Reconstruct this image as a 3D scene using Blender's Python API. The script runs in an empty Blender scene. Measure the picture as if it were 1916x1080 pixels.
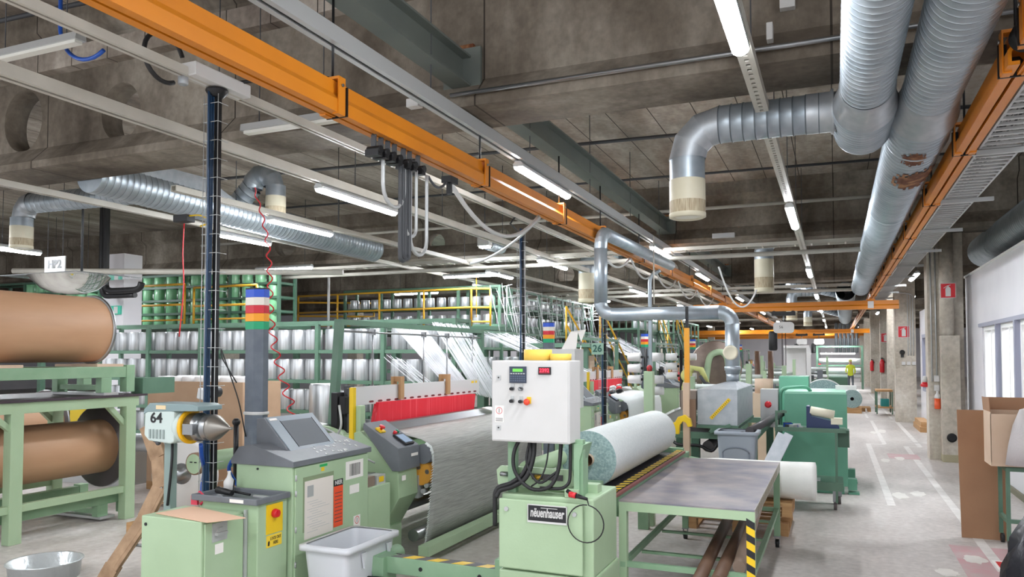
import bpy, bmesh, math, random
from mathutils import Vector, Matrix
random.seed(7)
sc = bpy.context.scene
COL = sc.collection
R = math.radians
# ------------------------------------------------------------------ camera, world, exposure
F_PX = 1424.0
cam_d = bpy.data.cameras.new('camera'); cam = bpy.data.objects.new('camera', cam_d); COL.objects.link(cam)
cam_d.sensor_width = 36.0; cam_d.lens = 36.0*F_PX/1916.0
cam_d.shift_y = 76.0/1916.0
cam_d.clip_start = 0.05; cam_d.clip_end = 400
cam.location = (0, 0, 2.0)
cam.rotation_euler = (R(92.0), 0, R(22.98))
sc.camera = cam
w = bpy.data.worlds.new('world'); sc.world = w; w.use_nodes = True
w.node_tree.nodes['Background'].inputs[0].default_value = (0.93, 0.96, 1.0, 1)
w.node_tree.nodes['Background'].inputs[1].default_value = 1.3
sc.view_settings.view_transform = 'Standard'; sc.view_settings.look = 'None'
sc.view_settings.exposure = 0.25; sc.view_settings.gamma = 1.0
LAMP_E = 130.0
# ------------------------------------------------------------------ materials
def lin(c):
    return tuple((v/255/12.92 if v/255 <= .04045 else ((v/255+.055)/1.055)**2.4) for v in c)+(1.0,)
MATS = {}
def mat(name, rgb, rough=.5, metal=0.0, var=0.0, rgb2=None, scale=3.0, bump=0.0, bscale=40.0, emit=0.0, alpha=1.0, trans=0.0, spec=.5, stretch=(1,1,1), detail=6.0, lo=.35, hi=.7):
    if name in MATS: return MATS[name]
    m = bpy.data.materials.new(name); m.use_nodes = True
    nt = m.node_tree; b = nt.nodes['Principled BSDF']
    b.inputs['Base Color'].default_value = lin(rgb); b.inputs['Roughness'].default_value = rough
    b.inputs['Metallic'].default_value = metal
    b.inputs['Specular IOR Level'].default_value = spec
    if emit:
        b.inputs['Emission Color'].default_value = lin(rgb); b.inputs['Emission Strength'].default_value = emit
    if alpha < 1: b.inputs['Alpha'].default_value = alpha
    if trans: b.inputs['Transmission Weight'].default_value = trans
    if rgb2 or bump:
        tc = nt.nodes.new('ShaderNodeTexCoord'); mp = nt.nodes.new('ShaderNodeMapping')
        mp.inputs['Scale'].default_value = stretch
        nt.links.new(tc.outputs['Object'], mp.inputs[0])
        if rgb2:
            n = nt.nodes.new('ShaderNodeTexNoise'); n.inputs['Scale'].default_value = scale; n.inputs['Detail'].default_value = detail
            nt.links.new(mp.outputs[0], n.inputs['Vector'])
            r = nt.nodes.new('ShaderNodeValToRGB'); r.color_ramp.elements[0].position = lo; r.color_ramp.elements[1].position = hi
            r.color_ramp.elements[0].color = lin(rgb); r.color_ramp.elements[1].color = lin(rgb2)
            nt.links.new(n.outputs[0], r.inputs[0]); nt.links.new(r.outputs[0], b.inputs['Base Color'])
        if bump:
            n2 = nt.nodes.new('ShaderNodeTexNoise'); n2.inputs['Scale'].default_value = bscale; n2.inputs['Detail'].default_value = 3
            nt.links.new(mp.outputs[0], n2.inputs['Vector'])
            bp = nt.nodes.new('ShaderNodeBump'); bp.inputs['Strength'].default_value = bump; bp.inputs['Distance'].default_value = .01
            nt.links.new(n2.outputs[0], bp.inputs['Height']); nt.links.new(bp.outputs[0], b.inputs['Normal'])
    MATS[name] = m; return m
def concrete(name, c1, c2, c3, joint=None, axis=0, streak=(1,1,1), scale=.8, jw=.022):
    """board-marked concrete: three tones of blotch, fine grain, optional regular joints along one axis"""
    m = bpy.data.materials.new(name); m.use_nodes = True; nt = m.node_tree; b = nt.nodes['Principled BSDF']
    b.inputs['Roughness'].default_value = .85; b.inputs['Specular IOR Level'].default_value = .25
    tc = nt.nodes.new('ShaderNodeTexCoord'); mp = nt.nodes.new('ShaderNodeMapping'); mp.inputs['Scale'].default_value = streak
    nt.links.new(tc.outputs['Object'], mp.inputs[0])
    n = nt.nodes.new('ShaderNodeTexNoise'); n.inputs['Scale'].default_value = scale; n.inputs['Detail'].default_value = 8; n.inputs['Roughness'].default_value = .62
    nt.links.new(mp.outputs[0], n.inputs['Vector'])
    r = nt.nodes.new('ShaderNodeValToRGB'); e = r.color_ramp.elements
    e[0].position = .33; e[0].color = lin(c1); e[1].position = .68; e[1].color = lin(c3)
    x = e.new(.5); x.color = lin(c2)
    nt.links.new(n.outputs[0], r.inputs[0]); out = r.outputs[0]
    g = nt.nodes.new('ShaderNodeTexNoise'); g.inputs['Scale'].default_value = 14; g.inputs['Detail'].default_value = 6
    nt.links.new(tc.outputs['Object'], g.inputs['Vector'])
    mx = nt.nodes.new('ShaderNodeMix'); mx.data_type = 'RGBA'; mx.blend_type = 'OVERLAY'; mx.inputs[0].default_value = .35
    nt.links.new(out, mx.inputs[6]); nt.links.new(g.outputs[0], mx.inputs[7]); out = mx.outputs[2]
    if joint:
        s = nt.nodes.new('ShaderNodeSeparateXYZ'); nt.links.new(tc.outputs['Object'], s.inputs[0])
        d = nt.nodes.new('ShaderNodeMath'); d.operation = 'DIVIDE'; d.inputs[1].default_value = joint; nt.links.new(s.outputs[axis], d.inputs[0])
        f = nt.nodes.new('ShaderNodeMath'); f.operation = 'FRACT'; nt.links.new(d.outputs[0], f.inputs[0])
        l = nt.nodes.new('ShaderNodeMath'); l.operation = 'LESS_THAN'; l.inputs[1].default_value = jw; nt.links.new(f.outputs[0], l.inputs[0])
        m2 = nt.nodes.new('ShaderNodeMix'); m2.data_type = 'RGBA'; nt.links.new(l.outputs[0], m2.inputs[0]); nt.links.new(out, m2.inputs[6]); m2.inputs[7].default_value = lin((58, 52, 46)); out = m2.outputs[2]
    nt.links.new(out, b.inputs['Base Color'])
    bp = nt.nodes.new('ShaderNodeBump'); bp.inputs['Strength'].default_value = .25; bp.inputs['Distance'].default_value = .01
    nt.links.new(g.outputs[0], bp.inputs['Height']); nt.links.new(bp.outputs[0], b.inputs['Normal'])
    MATS[name] = m; return m
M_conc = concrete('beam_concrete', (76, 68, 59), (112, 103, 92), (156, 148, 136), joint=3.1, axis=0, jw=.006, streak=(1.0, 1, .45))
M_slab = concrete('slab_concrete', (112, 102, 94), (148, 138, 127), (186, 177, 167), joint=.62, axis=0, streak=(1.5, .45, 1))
M_col = concrete('column_concrete', (166, 157, 143), (188, 180, 167), (206, 200, 189), streak=(1, 1, .5), scale=1.6)
M_floor = concrete('floor_concrete', (172, 165, 160), (192, 185, 180), (208, 202, 197), streak=(1.3, .5, 1), scale=.55)
M_floor.node_tree.nodes['Principled BSDF'].inputs['Roughness'].default_value = .42
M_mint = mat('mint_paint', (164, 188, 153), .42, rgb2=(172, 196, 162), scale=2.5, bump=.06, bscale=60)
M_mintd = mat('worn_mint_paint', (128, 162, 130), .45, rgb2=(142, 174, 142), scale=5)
M_rack = mat('rack_green_paint', (80, 112, 93), .45, rgb2=(94, 126, 106), scale=3)
M_rackd = mat('dark_rack_green', (62, 94, 76), .5)
M_teal = mat('teal_paint', (104, 166, 140), .4, rgb2=(94, 156, 130), scale=2)
M_orange = mat('orange_paint', (218, 132, 22), .42, rgb2=(208, 124, 20), scale=2)
M_yellow = mat('yellow_paint', (236, 196, 30), .4)
M_ochre = mat('ochre_rail_paint', (208, 158, 44), .4)
M_white = mat('white_enamel', (210, 209, 208), .4, rgb2=(203, 202, 200), scale=3)
M_wall = mat('white_wall_paint', (222, 220, 224), .7, rgb2=(214, 212, 217), scale=1.2, bump=.05, bscale=30)
M_grey = mat('grey_plastic', (104, 108, 114), .5, rgb2=(112, 116, 122), scale=6)
M_lgrey = mat('light_grey_metal', (186, 188, 188), .4, metal=.3)
M_dgrey = mat('dark_grey', (66, 68, 72), .5)
M_black = mat('black_rubber', (24, 24, 26), .5)
M_blackm = mat('black_metal', (34, 34, 36), .4, metal=.4)
M_steel = mat('steel', (150, 152, 154), .32, metal=.9)
M_galv = mat('galvanised', (178, 187, 194), .4, metal=.65, rgb2=(156, 167, 176), scale=5, stretch=(1, 1, 1))
M_galvs = mat('galvanised_sheet', (168, 174, 180), .45, metal=.6, rgb2=(186, 190, 194), scale=9)
M_rust = mat('rust', (96, 50, 22), .85, rgb2=(158, 112, 72), scale=9, lo=.45, hi=.65)
M_seam = mat('duct_seam', (104, 112, 118), .5, metal=.5)
M_rail = mat('cream_rail', (196, 192, 182), .45, rgb2=(182, 178, 168), scale=3)
M_beamst = mat('grey_green_steel', (104, 110, 104), .5, rgb2=(94, 100, 96), scale=2)
M_lamp = mat('lamp_diffuser', (246, 250, 255), .3, emit=LAMP_E)
M_kraft = mat('kraft_card', (150, 112, 84), .8, rgb2=(160, 122, 92), scale=2.5)
M_kraft2 = mat('light_card', (200, 174, 150), .8, rgb2=(208, 184, 162), scale=3)
M_drum = mat('brown_paper_wrap', (184, 142, 108), .55, rgb2=(202, 160, 126), scale=1.6, stretch=(1, .4, 2))
M_wood = mat('pallet_wood', (190, 150, 104), .7, rgb2=(168, 126, 84), scale=4, stretch=(1, 6, 6))
M_red = mat('red_plastic', (206, 34, 44), .4)
M_heddle = mat('red_heddles', (226, 22, 48), .5, rgb2=(255, 120, 130), scale=26, stretch=(1, 1, .03), lo=.55, hi=.85)
M_blue = mat('blue_plastic', (34, 84, 176), .35)
M_rov = mat('glass_roving', (150, 153, 156), .3, metal=.5, rgb2=(222, 225, 228), scale=16, stretch=(1, 1, .05), bump=.15, bscale=60)  # pale upright streaks paint the silvery highlights into the colour
M_rovg = mat('green_film_bobbin', (96, 160, 112), .3, rgb2=(150, 200, 160), scale=5, stretch=(1, 1, .2))
M_core = mat('bobbin_top', (226, 226, 226), .6)
M_glass = mat('window_glass', (225, 236, 234), .03, alpha=.12, spec=.5)
M_clearp = mat('clear_acrylic', (230, 234, 236), .06, trans=.85)
M_paper = mat('paper', (238, 234, 230), .7)
M_brown = mat('brown_tube', (112, 84, 66), .55, rgb2=(92, 68, 54), scale=3)
# woven glass cloth
def cloth_mat(name, c1, c2, sc_, aniso):
    m = mat(name, c1, .55, rgb2=c2, scale=sc_, stretch=aniso, bump=.35, bscale=90, detail=8, lo=.3, hi=.7); return m
M_cloth = cloth_mat('woven_glass_cloth', (134, 135, 130), (172, 173, 168), 30, (2, .12, 4))
M_clothw = mat('white_glass_fabric', (226, 231, 230), .7, rgb2=(214, 221, 220), scale=40, bump=.3, bscale=120)
M_rollend = mat('roll_end_grey_green', (120, 146, 146), .8, rgb2=(160, 182, 180), scale=50, bump=.5, bscale=120)
# ------------------------------------------------------------------ mesh helper
class MB:
    jr = random.Random(99)
    def __init__(s): s.bm = bmesh.new(); s.mi = 0; s.mats = []
    def use(s, m):
        if m not in s.mats: s.mats.append(m)
        s.mi = s.mats.index(m); return s
    def face(s, vs, smooth=False):
        try: f = s.bm.faces.new(vs)
        except ValueError: return None
        f.material_index = s.mi; f.smooth = smooth; return f
    def box(s, x0, x1, y0, y1, z0, z1, rot=None, piv=None):
        if x0 > x1: x0, x1 = x1, x0
        if y0 > y1: y0, y1 = y1, y0
        if min(x1-x0, y1-y0, z1-z0) > .009:
            e = s.jr.uniform(-.0004, .0004); x0 -= e; x1 += e; y0 -= e; y1 += e; z0 -= e*.5; z1 += e
        if z0 > z1: z0, z1 = z1, z0
        c = [Vector(p) for p in ((x0,y0,z0),(x1,y0,z0),(x1,y1,z0),(x0,y1,z0),(x0,y0,z1),(x1,y0,z1),(x1,y1,z1),(x0,y1,z1))]
        if rot is not None:
            pv = Vector(piv) if piv else Vector(((x0+x1)/2, (y0+y1)/2, (z0+z1)/2))
            c = [pv + rot @ (p-pv) for p in c]
        v = [s.bm.verts.new(p) for p in c]
        for q in ((3,2,1,0),(4,5,6,7),(0,1,5,4),(1,2,6,5),(2,3,7,6),(3,0,4,7)): s.face([v[i] for i in q])
        return s
    def beam(s, p0, p1, w, h, up=(0,0,1)):
        p0, p1 = Vector(p0), Vector(p1); d = (p1-p0).normalized(); u = Vector(up)
        if abs(d.dot(u)) > .98: u = Vector((0,1,0))
        a = d.cross(u).normalized(); u = a.cross(d).normalized()
        v = [s.bm.verts.new(p + a*sx*w/2 + u*sz*h/2) for p in (p0, p1) for sx, sz in ((-1,-1),(1,-1),(1,1),(-1,1))]
        for q in ((0,1,2,3),(7,6,5,4),(0,4,5,1),(1,5,6,2),(2,6,7,3),(3,7,4,0)): s.face([v[i] for i in q])
        return s
    def prism(s, pts, axis, a, b, smooth=False):
        """2D outline extruded; axis 0: pts=(y,z), 1: pts=(x,z), 2: pts=(x,y)"""
        def P(p, t): return (t, p[0], p[1]) if axis == 0 else ((p[0], t, p[1]) if axis == 1 else (p[0], p[1], t))
        A = [s.bm.verts.new(P(p, a)) for p in pts]; B = [s.bm.verts.new(P(p, b)) for p in pts]; n = len(pts)
        for i in range(n): s.face([A[i], A[(i+1) % n], B[(i+1) % n], B[i]], smooth)
        s.face(A[::-1]); s.face(B); return s
    def rings(s, rings, caps=True, smooth=True, closed=True):
        rv = [[s.bm.verts.new(p) for p in r] for r in rings]; n = len(rv[0])
        for i in range(len(rv)-1):
            for j in range(n if closed else n-1):
                s.face([rv[i][j], rv[i][(j+1) % n], rv[i+1][(j+1) % n], rv[i+1][j]], smooth)
        if caps: s.face(rv[0][::-1]); s.face(rv[-1])
        return s
    def lathe(s, prof, o, ax=(0,0,1), seg=24, caps=True, smooth=True):
        """prof = [(radius, distance along axis)]"""
        o = Vector(o); ax = Vector(ax).normalized(); t = Vector((1,0,0)) if abs(ax.x) < .9 else Vector((0,1,0))
        u = ax.cross(t).normalized(); v = ax.cross(u)
        return s.rings([[o + ax*h + (u*math.cos(2*math.pi*k/seg) + v*math.sin(2*math.pi*k/seg))*r for k in range(seg)] for r, h in prof], caps, smooth)
    def cyl(s, p0, p1, r, r1=None, seg=16, smooth=True):
        p0, p1 = Vector(p0), Vector(p1); L = (p1-p0).length
        return s.lathe([(r, 0), (r if r1 is None else r1, L)], p0, p1-p0, seg, True, smooth)
    def tube(s, pts, r, seg=8):
        pts = [Vector(p) for p in pts]
        if 4 <= len(pts) <= 12 and not isinstance(r, (list, tuple)):
            q = [pts[0]*2-pts[1]]+pts+[pts[-1]*2-pts[-2]]; o = []
            for i in range(1, len(q)-2):
                a, b, c, d = q[i-1:i+3]
                T = .5 if min((b-a).length, (d-c).length) > .3*(c-b).length else .25
                for k in range(5):
                    t = k/5; m0 = (c-a)*T; m1 = (d-b)*T
                    if m0.length > (c-b).length: m0 = m0.normalized()*(c-b).length
                    if m1.length > (c-b).length: m1 = m1.normalized()*(c-b).length
                    o.append(b*(2*t**3-3*t*t+1)+m0*(t**3-2*t*t+t)+c*(-2*t**3+3*t*t)+m1*(t**3-t*t))
            pts = o+[pts[-1]]
        n = len(pts); rs = []; pu = None
        for i, p in enumerate(pts):
            d = (pts[min(i+1, n-1)] - pts[max(i-1, 0)]).normalized()
            if pu is None:
                t = Vector((0,0,1)) if abs(d.z) < .9 else Vector((1,0,0)); pu = d.cross(t).normalized()
            pu = (pu - d*pu.dot(d)).normalized(); v = d.cross(pu)
            rr = r[i] if isinstance(r, (list, tuple)) else r
            rs.append([p + (pu*math.cos(2*math.pi*k/seg) + v*math.sin(2*math.pi*k/seg))*rr for k in range(seg)])
        return s.rings(rs)
    def sphere(s, c, r, sz=(1,1,1), seg=14, ring=8):
        c = Vector(c); rs = []
        for i in range(1, ring):
            a = math.pi*i/ring
            rs.append([c + Vector((math.sin(a)*math.cos(2*math.pi*k/seg)*r*sz[0], math.sin(a)*math.sin(2*math.pi*k/seg)*r*sz[1], -math.cos(a)*r*sz[2])) for k in range(seg)])
        return s.rings(rs)
    def build(s, name, m=None, parent=None, bev=0.0, **kw):
        if m is not None: s.mats = [m] + [q for q in s.mats if q is not m] if not s.mats else s.mats
        me = bpy.data.meshes.new(name); bmesh.ops.recalc_face_normals(s.bm, faces=s.bm.faces)
        o = bpy.data.objects.new(name, me); COL.objects.link(o)
        org = Vector((0,0,0))
        if parent is not None:
            org = Vector(parent.get('_o', (0,0,0)))
            o.parent = parent
        elif kw.get('label') and s.bm.verts:
            xs = [v.co for v in s.bm.verts]
            org = Vector((sum(v.x for v in xs)/len(xs), sum(v.y for v in xs)/len(xs), min(v.z for v in xs))); o.location = org
        for v in s.bm.verts: v.co -= org
        if parent is not None: o['_o'] = tuple(org)
        else: o['_o'] = tuple(org)
        s.bm.to_mesh(me); s.bm.free()
        for q in s.mats: me.materials.append(q)
        if bev:
            bv = o.modifiers.new('bevel', 'BEVEL'); bv.width = bev; bv.segments = 2; bv.limit_method = 'ANGLE'; bv.angle_limit = R(40)
        if parent is not None and parent.type == 'MESH': pass
        for k in ('label', 'cat', 'group', 'kind'):
            if kw.get(k): o['category' if k == 'cat' else k] = kw[k]
        return o
def thing(name, label, cat, loc, group=None):
    o = bpy.data.objects.new(name, None); COL.objects.link(o); o.location = loc; o.empty_display_size = .1
    o['_o'] = tuple(loc); o['label'] = label; o['category'] = cat
    if group: o['group'] = group
    return o
KIDS = {}
ONES = ['first', 'second', 'third', 'fourth', 'fifth', 'sixth', 'seventh', 'eighth', 'ninth', 'tenth', 'eleventh', 'twelfth', 'thirteenth', 'fourteenth', 'fifteenth', 'sixteenth', 'seventeenth', 'eighteenth', 'nineteenth']
def ordn(i):
    return ONES[i-1] if i < 20 else ('twentieth' if i == 20 else ('twenty-'+ONES[i-21] if i < 30 else 'thirtieth'))
def kids(o): return [c for c in COL.objects if c.parent is o]
def copy_tree(o, delta=(0,0,0), label=None, parent=None, kd=None, group=None):
    if kd is None:
        kd = {}
        for c in COL.objects:
            if c.parent is not None: kd.setdefault(c.parent.name, []).append(c)
    c = o.copy(); COL.objects.link(c)
    if parent is not None: c.parent = parent
    else:
        c.location = Vector(o.location) + Vector(delta)
        if label: c['label'] = label
        if group: c['group'] = group
    for ch in kd.get(o.name, []): copy_tree(ch, parent=c, kd=kd)
    return c
def text(name, s, size, loc, rot, m, parent, ext=.001, ax='CENTER', shear=0, sx=1.0, bold=0.0):
    cu = bpy.data.curves.new(name, 'FONT'); cu.body = s; cu.size = size; cu.extrude = ext; cu.align_x = ax; cu.align_y = 'CENTER'; cu.shear = shear; cu.offset = bold
    cu.materials.append(m)
    cu.resolution_u = 3
    q = bpy.data.objects.new(name, cu); COL.objects.link(q); bpy.context.view_layer.update()
    me = bpy.data.meshes.new_from_object(q.evaluated_get(bpy.context.evaluated_depsgraph_get())); me.name = name
    bpy.data.objects.remove(q); bpy.data.curves.remove(cu)
    if not me.materials: me.materials.append(m)
    o = bpy.data.objects.new(name, me); COL.objects.link(o)
    o.location = Vector(loc) - Vector(parent['_o']); o.rotation_euler = rot; o.scale = (sx, 1, 1); o.parent = parent; o['_o'] = parent['_o']
    return o
FRONT = (R(90), 0, 0)          # faces -Y
RIGHT = (R(90), 0, R(90))      # faces +X
def struct(name, mb, m=None): 
    o = mb.build(name, m); o['kind'] = 'structure'; return o
def arc_pts(c, r, a0, a1, n, u, v):
    c, u, v = Vector(c), Vector(u), Vector(v)
    return [c + (u*math.cos(R(a0+(a1-a0)*i/n)) + v*math.sin(R(a0+(a1-a0)*i/n)))*r for i in range(n+1)]
def catenary(p0, p1, sag, n=14):
    p0, p1 = Vector(p0), Vector(p1)
    return [p0.lerp(p1, i/n) + Vector((0,0,-sag*4*(i/n)*(1-i/n))) for i in range(n+1)]
# ================================================================== SETTING
struct('floor', MB().box(-45, 14, -4, 100, -.2, 0), M_floor)
BY = [6.75, 16.45, 26.0, 35.5, 45.0, 54.5, 64.0, 73.5, 83.0]
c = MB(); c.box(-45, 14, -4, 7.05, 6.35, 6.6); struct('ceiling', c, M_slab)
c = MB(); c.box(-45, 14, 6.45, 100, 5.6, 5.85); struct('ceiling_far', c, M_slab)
def web(mb, x0, x1, y0, y1, z0, z1, holes, seg=32):
    """vertical plate with round openings: holes = [(cx, cz, rx, rz)]"""
    xs = x0
    def plate(a, b): 
        if b-a > 1e-3: mb.box(a, b, y0, y1, z0, z1)
    for cx, cz, rx, rz in sorted(holes):
        a, b = cx-rx*1.35, cx+rx*1.35; plate(xs, a); xs = b
        inn, out = [], []
        for k in range(seg):
            t = 2*math.pi*(k+.5)/seg; dx, dz = math.cos(t), math.sin(t)
            inn.append((cx+rx*dx, cz+rz*dz))
            f = min(((b-cx)/abs(dx)) if abs(dx) > 1e-6 else 1e9, (((z1-cz) if dz > 0 else (cz-z0))/abs(dz)) if abs(dz) > 1e-6 else 1e9)
            out.append([cx+dx*f, cz+dz*f])
        for (qx, qz) in ((a,z0),(b,z0),(b,z1),(a,z1)):
            k = min(range(seg), key=lambda i: (out[i][0]-qx)**2+(out[i][1]-qz)**2); out[k] = [qx, qz]
        V = {}
        for nm, pts in (('i', inn), ('o', out)):
            for yy in (y0, y1): V[nm, yy] = [mb.bm.verts.new((p[0], yy, p[1])) for p in pts]
        for k in range(seg):
            j = (k+1) % seg
            for yy in (y0, y1): mb.face([V['i',yy][k], V['i',yy][j], V['o',yy][j], V['o',yy][k]])
            mb.face([V['i',y0][k], V['i',y0][j], V['i',y1][j], V['i',y1][k]], True)
    plate(xs, x1)
for i, y in enumerate(BY):
    mb = MB(); top = 6.4 if i == 0 else 5.65
    if i == 0: holes = [(-13.6, 5.1, .38, .42), (-11.65, 5.1, .38, .42), (-9.77, 5.08, .37, .41), (-7.99, 4.98, .33, .36)]
    elif i == 1: holes = [(-13.5, 5.0, .36, .36), (-8.95, 4.72, .27, .28), (-7.2, 4.72, .27, .28)]
    elif i in (2, 3): holes = [(-8.9, 4.9, .36, .34), (-7.0, 4.9, .36, .34), (-5.2, 4.9, .36, .34)]
    else: holes = []
    x1 = 14
    web(mb, -45, x1, y-.15, y+.15, 4.55, top, holes)
    mb.prism([(y-.36, 4.36), (y+.36, 4.36), (y+.36, 4.45), (y+.15, 4.68), (y-.15, 4.68), (y-.36, 4.45)], 0, -45, x1)
    mb.prism([(y-.15, top-.42), (y-.32, top-.3), (y-.32, top), (y+.32, top), (y+.32, top-.3), (y+.15, top-.42)], 0, -45, x1)
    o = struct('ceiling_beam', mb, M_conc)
# far and side walls of the hall
struct('wall_far', MB().box(-45, 14, 82, 82.2, 0, 6), M_wall)
struct('wall_left', MB().box(-45.2, -45, -4, 100, 0, 6.6), M_wall)
struct('wall_side', MB().box(14, 14.2, -4, 100, 0, 6.6), M_wall)
struct('wall_back_left', MB().box(-45, -14.5, 36.2, 36.4, 0, 5.6), M_wall)
# office wall on the right with its windows (openings built from wall pieces)
def holed_wall(name, x0, x1, ya, yb, ztop, wins):
    mb = MB(); y = ya
    for (a, b, z0, z1) in wins:
        mb.box(x0, x1, y, a, 0, ztop); mb.box(x0, x1, a, b, 0, z0); mb.box(x0, x1, a, b, z1, ztop); y = b
    mb.box(x0, x1, y, yb, 0, ztop); return struct(name, mb, M_wall)
M_lav = mat('lavender_grey_frame', (150, 152, 170), .5)
M_rev = mat('window_reveal', (236, 236, 234), .6)
holed_wall('wall_right', 2.38, 2.52, 8.0, 17.25, 3.52, [(10.2, 15.45, 1.22, 2.5)])
mb = MB(); mb.box(2.33, 2.38, 10.1, 15.55, 2.5, 2.56)
for y in (12.66, 14.02): mb.box(2.33, 2.40, y-.03 if y > 13 else y-.045, y+.03 if y > 13 else y+.045, 1.2, 2.5)
mb.use(M_lav); wf = struct('window_1', mb)
for a, b in ((10.2, 12.6), (12.72, 13.98), (14.06, 15.45)):
    f = MB()
    for (p, q, r_, t) in ((a, a+.07, 1.22, 2.5), (b-.07, b, 1.22, 2.5), (a, b, 1.22, 1.29), (a, b, 2.43, 2.5)): f.box(2.4, 2.52, p, q, r_, t)
    f.box(2.4, 2.52, (a+b)/2-.03, (a+b)/2+.03, 1.29, 2.43)
    f.build('window_frame', M_rev, wf)
    MB().box(2.45, 2.456, a+.07, b-.07, 1.29, 2.43).build('pane', M_glass, wf)
# office behind the glass
struct('wall_office', MB().box(5.4, 5.5, 8, 17.25, 0, 3.3).box(2.52, 5.4, 17.15, 17.25, 0, 3.3).box(2.52, 5.4, 8, 8.1, 0, 3.3).box(2.52, 5.5, 8, 17.25, 3.3, 3.4), M_wall)
struct('wall_parapet', MB().box(2.36, 2.56, 8, 17.27, 3.52, 3.56), M_rev)
holed_wall('wall_right_far', 2.32, 2.46, 22.3, 25.4, 3.3, [(23.0, 24.7, 1.0, 2.6)])
mb = MB()
for (p, q, r_, t) in ((23.0, 23.1, 1.0, 2.6), (24.6, 24.7, 1.0, 2.6), (23.0, 24.7, 1.0, 1.08), (23.0, 24.7, 2.5, 2.6)): mb.box(2.30, 2.42, p, q, r_, t)
w2 = struct('window_2', mb, M_lav); MB().box(2.38, 2.386, 23.1, 24.6, 1.08, 2.5).build('pane', M_glass, w2)
struct('baseboard_right', MB().box(2.34, 2.38, 8, 17.25, 0, .08), mat('baseboard', (120, 116, 96), .6))
# floor markings: worn white lines, a red square, patches
M_line = mat('worn_white_line', (226, 222, 218), .5, rgb2=(206, 201, 196), scale=6)
M_patch = mat('filler_patch', (222, 218, 211), .5, rgb2=(208, 204, 198), scale=5)
M_redf = mat('worn_red_floor', (196, 150, 154), .5, rgb2=(188, 170, 168), scale=5)
k = 0
for (x0, x1, y0, y1) in ((.62, .72, 11.4, 19.2), (.72, 1.02, 19.1, 19.2), (.96, 1.05, 19.2, 26), (1.36, 1.46, 8.3, 18.9), (1.46, 1.72, 18.8, 18.9), (1.64, 1.74, 18.9, 25.7), (1.05, 1.65, 25.9, 26.0), (1.5, 2.2, 19.7, 19.78), (.9, .97, 27, 45), (1.6, 1.67, 27, 45)):
    k += 1; struct('trim_%d' % k, MB().box(x0, x1, y0, y1, 0, .0015), M_line)
def blob(cx, cy, rx, ry, m, nm, z=.003):
    pts = []; 
    for q in range(18):
        t = 2*math.pi*q/18; f = 1+random.uniform(-.22, .22); pts.append((cx+rx*f*math.cos(t), cy+ry*f*math.sin(t)))
    mb = MB(); mb.prism(pts, 2, 0, z); return struct(nm, mb, m)
for (x, y, rx, ry) in ((.82, 12.25, .11, .28), (1.08, 12.5, .1, .25), (1.24, 8.72, .1, .16), (.93, 8.1, .1, .12), (.85, 16.2, .08, .3), (1.13, 16.6, .08, .3), (1.12, 22.4, .1, .5), (.9, 22, .08, .4), (1.9, 14.2, .1, .12), (2.2, 12.9, .12, .12), (1.18, 7.2, .1, .1)):
    k += 1; blob(x, y, rx, ry, M_patch, 'trim_%d' % k)
k += 1; struct('trim_%d' % k, MB().box(.95, 1.5, 16.6, 17.4, 0, .002), M_redf)
k += 1; struct('trim_%d' % k, MB().box(1.08, 1.95, 7.6, 9.3, 0, .001), M_redf)
mb = MB(); mb.use(M_paper).box(1.38, 1.7, 8.2, 8.75, 0, .003).use(M_red).box(1.405, 1.675, 8.25, 8.7, .003, .0045)
mb.use(M_paper).box(1.52, 1.56, 8.33, 8.6, .0045, .0055).box(1.44, 1.64, 8.44, 8.49, .0045, .0055); k += 1; struct('trim_%d' % k, mb)
# concrete columns of the right-hand row
def column(y, x0=1.68, x1=2.24, d=.5):
    mb = MB(); mb.box(x0, x1, y, y+d, 0, 4.4); mb.box(x0+.02, x1-.02, y-(.18 if y > 20 else 0), y+d+.1, 4.15, 4.4)
    return struct('pillar', mb, M_col)
column(25.75); column(16.72, 1.66, 2.27, .45)
for y in (30.6, 35.3, 44.8, 54.3, 63.8): column(y, 1.75, 2.25)
struct('pillar', MB().box(-15.7, -15.05, 12.6, 13.1, 0, 4.36), M_wall)
struct('pillar', MB().box(-15.9, -15.4, 16.2, 16.7, 0, 4.4), M_col)
for x, y in ((-9.6, 29.0), (-20, 29.0), (-9.3, 44.8), (-9.3, 63.8)): struct('pillar', MB().box(x-.25, x+.25, y-.25, y+.25, 0, 4.4), M_col)
# ================================================================== OVERHEAD
def lamp(x, y, z=4.0, L=1.75, ax='y', label='', group=None, rods=0):
    t = thing('strip_lamp', label, 'lamp', (x, y, z), group)
    h, d = MB(), MB(); a = L/2
    prof_h = [(-.056, .03), (.056, .03), (.06, .06), (.03, .095), (-.03, .095), (-.06, .06)]
    prof_d = [(.056*math.cos(R(q)), .03+.045*math.sin(R(q))) for q in range(180, 361, 20)]
    for mb, pr, e in ((h, prof_h, a), (d, prof_d, a-.02)):
        if ax == 'y': mb.prism([(x+p[0], z+p[1]) for p in pr], 1, y-e, y+e)
        else: mb.prism([(y+p[0], z+p[1]) for p in pr], 0, x-e, x+e)
    h.build('housing', M_lgrey, t); d.build('diffuser', M_lamp, t)
    if rods:
        for s in (-.6, .6):
            q = (x+(s if ax == 'x' else 0), y+(s if ax == 'y' else 0)); top = 6.35 if q[1] < 6.4 else (4.36 if any(abs(q[1]-b) < .36 for b in BY) else 5.6)
            MB().cyl((q[0], q[1], z+.095), (q[0], q[1], top), .006, seg=6).build('hanger_rod', M_dgrey, t)
    return t
ORD = ['nearest', 'second', 'third', 'fourth', 'fifth', 'sixth', 'seventh', 'eighth', 'ninth', 'tenth']
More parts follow.
